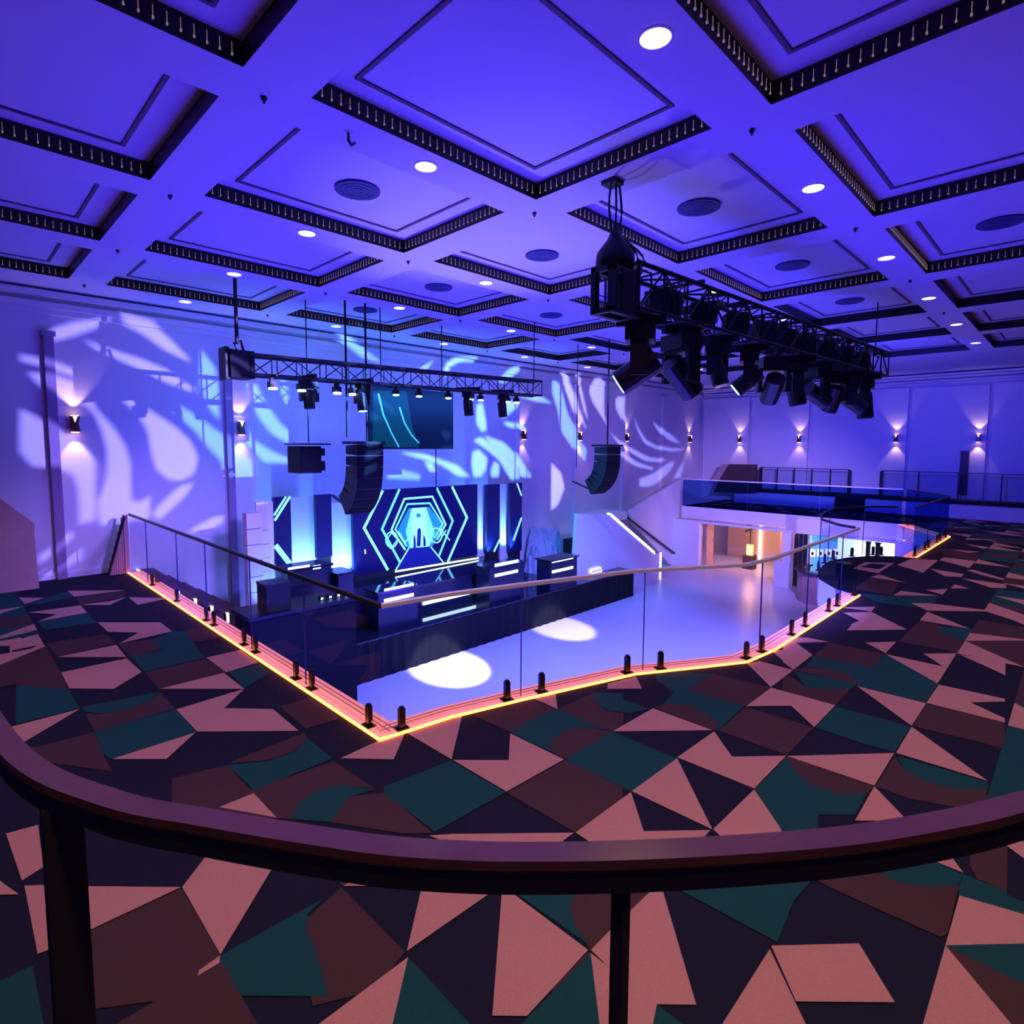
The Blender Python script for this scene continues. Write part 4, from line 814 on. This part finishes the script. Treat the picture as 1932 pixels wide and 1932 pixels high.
GC = [q2(1090,435,1190,365,1160,410,1110,440), q2(1240,450,1260,380,1320,345,1430,345,1420,370,1330,375,1290,400,1270,455), q2(1560,480,1620,410,1685,390,1670,430,1600,490), q2(1440,620,1475,605,1495,700,1500,760,1470,770,1440,720),
      q2(1565,640,1590,600,1690,590,1650,650,1600,690,1570,680), q2(1590,540,1800,560,1870,605,1780,595), q2(1590,710,1700,725,1730,760,1620,740), q2(1485,790,1600,830,1700,930,1760,1026,1700,1026,1640,930,1540,850),
      q2(1425,820,1470,800,1580,870,1660,960,1690,1040,1640,1040,1570,930,1500,870), q2(1420,890,1455,870,1505,920,1500,980,1470,1026,1430,1026,1415,960), q2(1525,990,1545,940,1575,955,1570,1026,1530,1026), q2(1000,890,1150,900,1330,960,1410,1026,1340,1026,1240,960,1100,920), q2(1145,945,1190,950,1220,1000,1180,1000),
      q4(0,70,60,100,90,200,130,350,200,480,250,600,290,640,280,740,180,640,80,500,40,300,0,180)]
GD = [q4(60,0,110,20,160,130,230,330,290,480,250,420,180,340,120,180), q4(185,0,215,20,260,220,300,400,270,330,220,150), q4(310,130,340,60,390,45,430,90,430,250,430,340,455,440,400,350,340,260,310,180),
      q4(525,230,550,205,595,205,590,330,640,480,570,380,530,300), q4(680,370,720,470,780,560,870,610,1000,625,1120,635,1000,655,870,635,770,590,710,480), q4(830,400,900,460,1000,520,1065,590,970,560,880,490), q4(480,500,600,600,700,650,800,700,960,725,900,740,780,735,680,680,560,600),
      q4(730,880,800,860,900,800,980,740,1020,740,980,820,880,910,820,945,730,945), q4(1010,880,1050,800,1100,730,1090,790,1070,870), q4(540,640,700,740,840,790,840,810,700,780,560,690), q4(0,760,80,840,110,960,60,1100,0,1150)]
gobo('black pattern projector hung low at the near end of the front truss', (6.3, 3.95, 4.05), (.30, .26, 1), 7000, GA)
gobo('black pattern projector hung second from the near end of the front truss', (7.6, 3.95, 4.05), (.12, .30, 1), 9000, GB)
gobo('black pattern projector hung in the middle of the front truss', (9.3, 3.9, 4.05), (.16, .36, 1), 11000, GC)
gobo('black pattern projector hung beyond the middle of the front truss', (11.2, 3.9, 4.05), (.28, .28, 1), 12000, GD)
# ---------------- hanging speakers and screen -----------------
def line_array(label, x, y, ztop, n, w_, angs, turn=0.0):
    o = thing('line_array', label, 'speaker', (x, y, ztop), 'hanging line arrays')
    MB().box(x-w_*.55, x+w_*.55, y-.05, y+.5, ztop, ztop+.05).build('fly_frame', 'blk', o)
    p = Vector((x, y, ztop)); a = 0
    for k in range(n):
        a = math.radians(angs[k]); dn = Vector((0, math.sin(a), -math.cos(a))); bk = Vector((0, math.cos(a), math.sin(a))); hh = .215
        c = p+dn*hh/2+bk*.21
        cabn = MB(); ex = Vector((w_/2, 0, 0))
        f0 = [c-dn*hh*.48-bk*.21, c+dn*hh*.48-bk*.21, c+dn*hh*.36+bk*.21, c-dn*hh*.36+bk*.21]
        cabn.prism([q-ex for q in f0], ex*2); cb_ = cabn.build('cabinet', 'blk', o)
        MB().prism([c-dn*hh*.4-bk*.214-ex*.92, c+dn*hh*.4-bk*.214-ex*.92, c+dn*hh*.4-bk*.222-ex*.92, c-dn*hh*.4-bk*.222-ex*.92], ex*1.84).build('grille', 'satin', cb_)
        p = p+dn*hh
    MB().prism([p+Vector((-w_*.3, .1, .1)), p+Vector((-w_*.3, .75, .3)), p+Vector((-w_*.3, .75, .33)), p+Vector((-w_*.3, .1, .14))], (.06, 0, 0)).build('pull_back_bar', 'blk', o)
line_array('near line array of black speaker boxes curving back, left of the projection screen', 5.75, 9.45, 2.42, 7, .55, [0, 2, 6, 14, 26, 40, 52])
line_array('far line array of black speaker boxes curving back, right of the stage', 12.85, 8.95, 2.40, 7, .62, [0, 2, 7, 16, 30, 44, 58])
o = thing('hanging_speaker', 'single boxy black speaker with a wide top plate hanging left of the near line array', 'speaker', (4.95, 10.3, 1.9))
MB().box(4.68, 5.1, 10.1, 10.6, 1.88, 2.38).build('cabinet', 'matt', o); MB().box(4.70, 5.08, 10.085, 10.1, 1.92, 2.34).build('grille', 'blk', o); MB().box(4.62, 5.22, 9.95, 10.6, 2.40, 2.43).build('top_plate', 'blk', o); MB().box(5.1, 5.2, 10.15, 10.5, 1.92, 2.1).box(5.1, 5.2, 10.15, 10.5, 2.2, 2.34).build('side_horns', 'blk', o)
o = thing('projection_screen', 'large hanging screen with a dark teal image under the stage truss', 'screen', (7.3, 10.35, 2.3))
q0 = at(697, 850, v=10.3); q1_ = at(853, 742, v=10.3)
MB().box(q0.x, q1_.x, 10.3, 10.36, q0.z, q1_.z).build('panel', 'tv', o)
MB().prism([at(702, 740, v=10.295), at(765, 740, v=10.295), at(775, 800, v=10.295), at(790, 846, v=10.295), at(702, 846, v=10.295)], (0, .002, 0)).build('screen_image', 'tvem', o)
b = MB()
for pts in ([(712, 745), (722, 785), (738, 820), (752, 846)], [(752, 770), (762, 800), (775, 822), (790, 838)]):
    P_ = [at(x, y, v=10.29) for x, y in pts]
    for a, d in zip(P_, P_[1:]): t = (d-a).normalized(); nn = Vector((-t.z, 0, t.x))*.018; b.prism([a-nn, d-nn, d+nn, a+nn], (0, .002, 0))
b.build('screen_streak', 'tvln', o)
MB().tube([(7.95, 10.33, 1.35), (7.95, 10.33, q0.z)], .012, 6).build('lower_wire', 'blk', o)
for x in (q0.x+.3, q1_.x-.3): MB().tube([(x, 10.33, q1_.z), (x, 10.33, ztop(x, 10.33))], .012, 6).build('hanging_cable', 'blk', o)
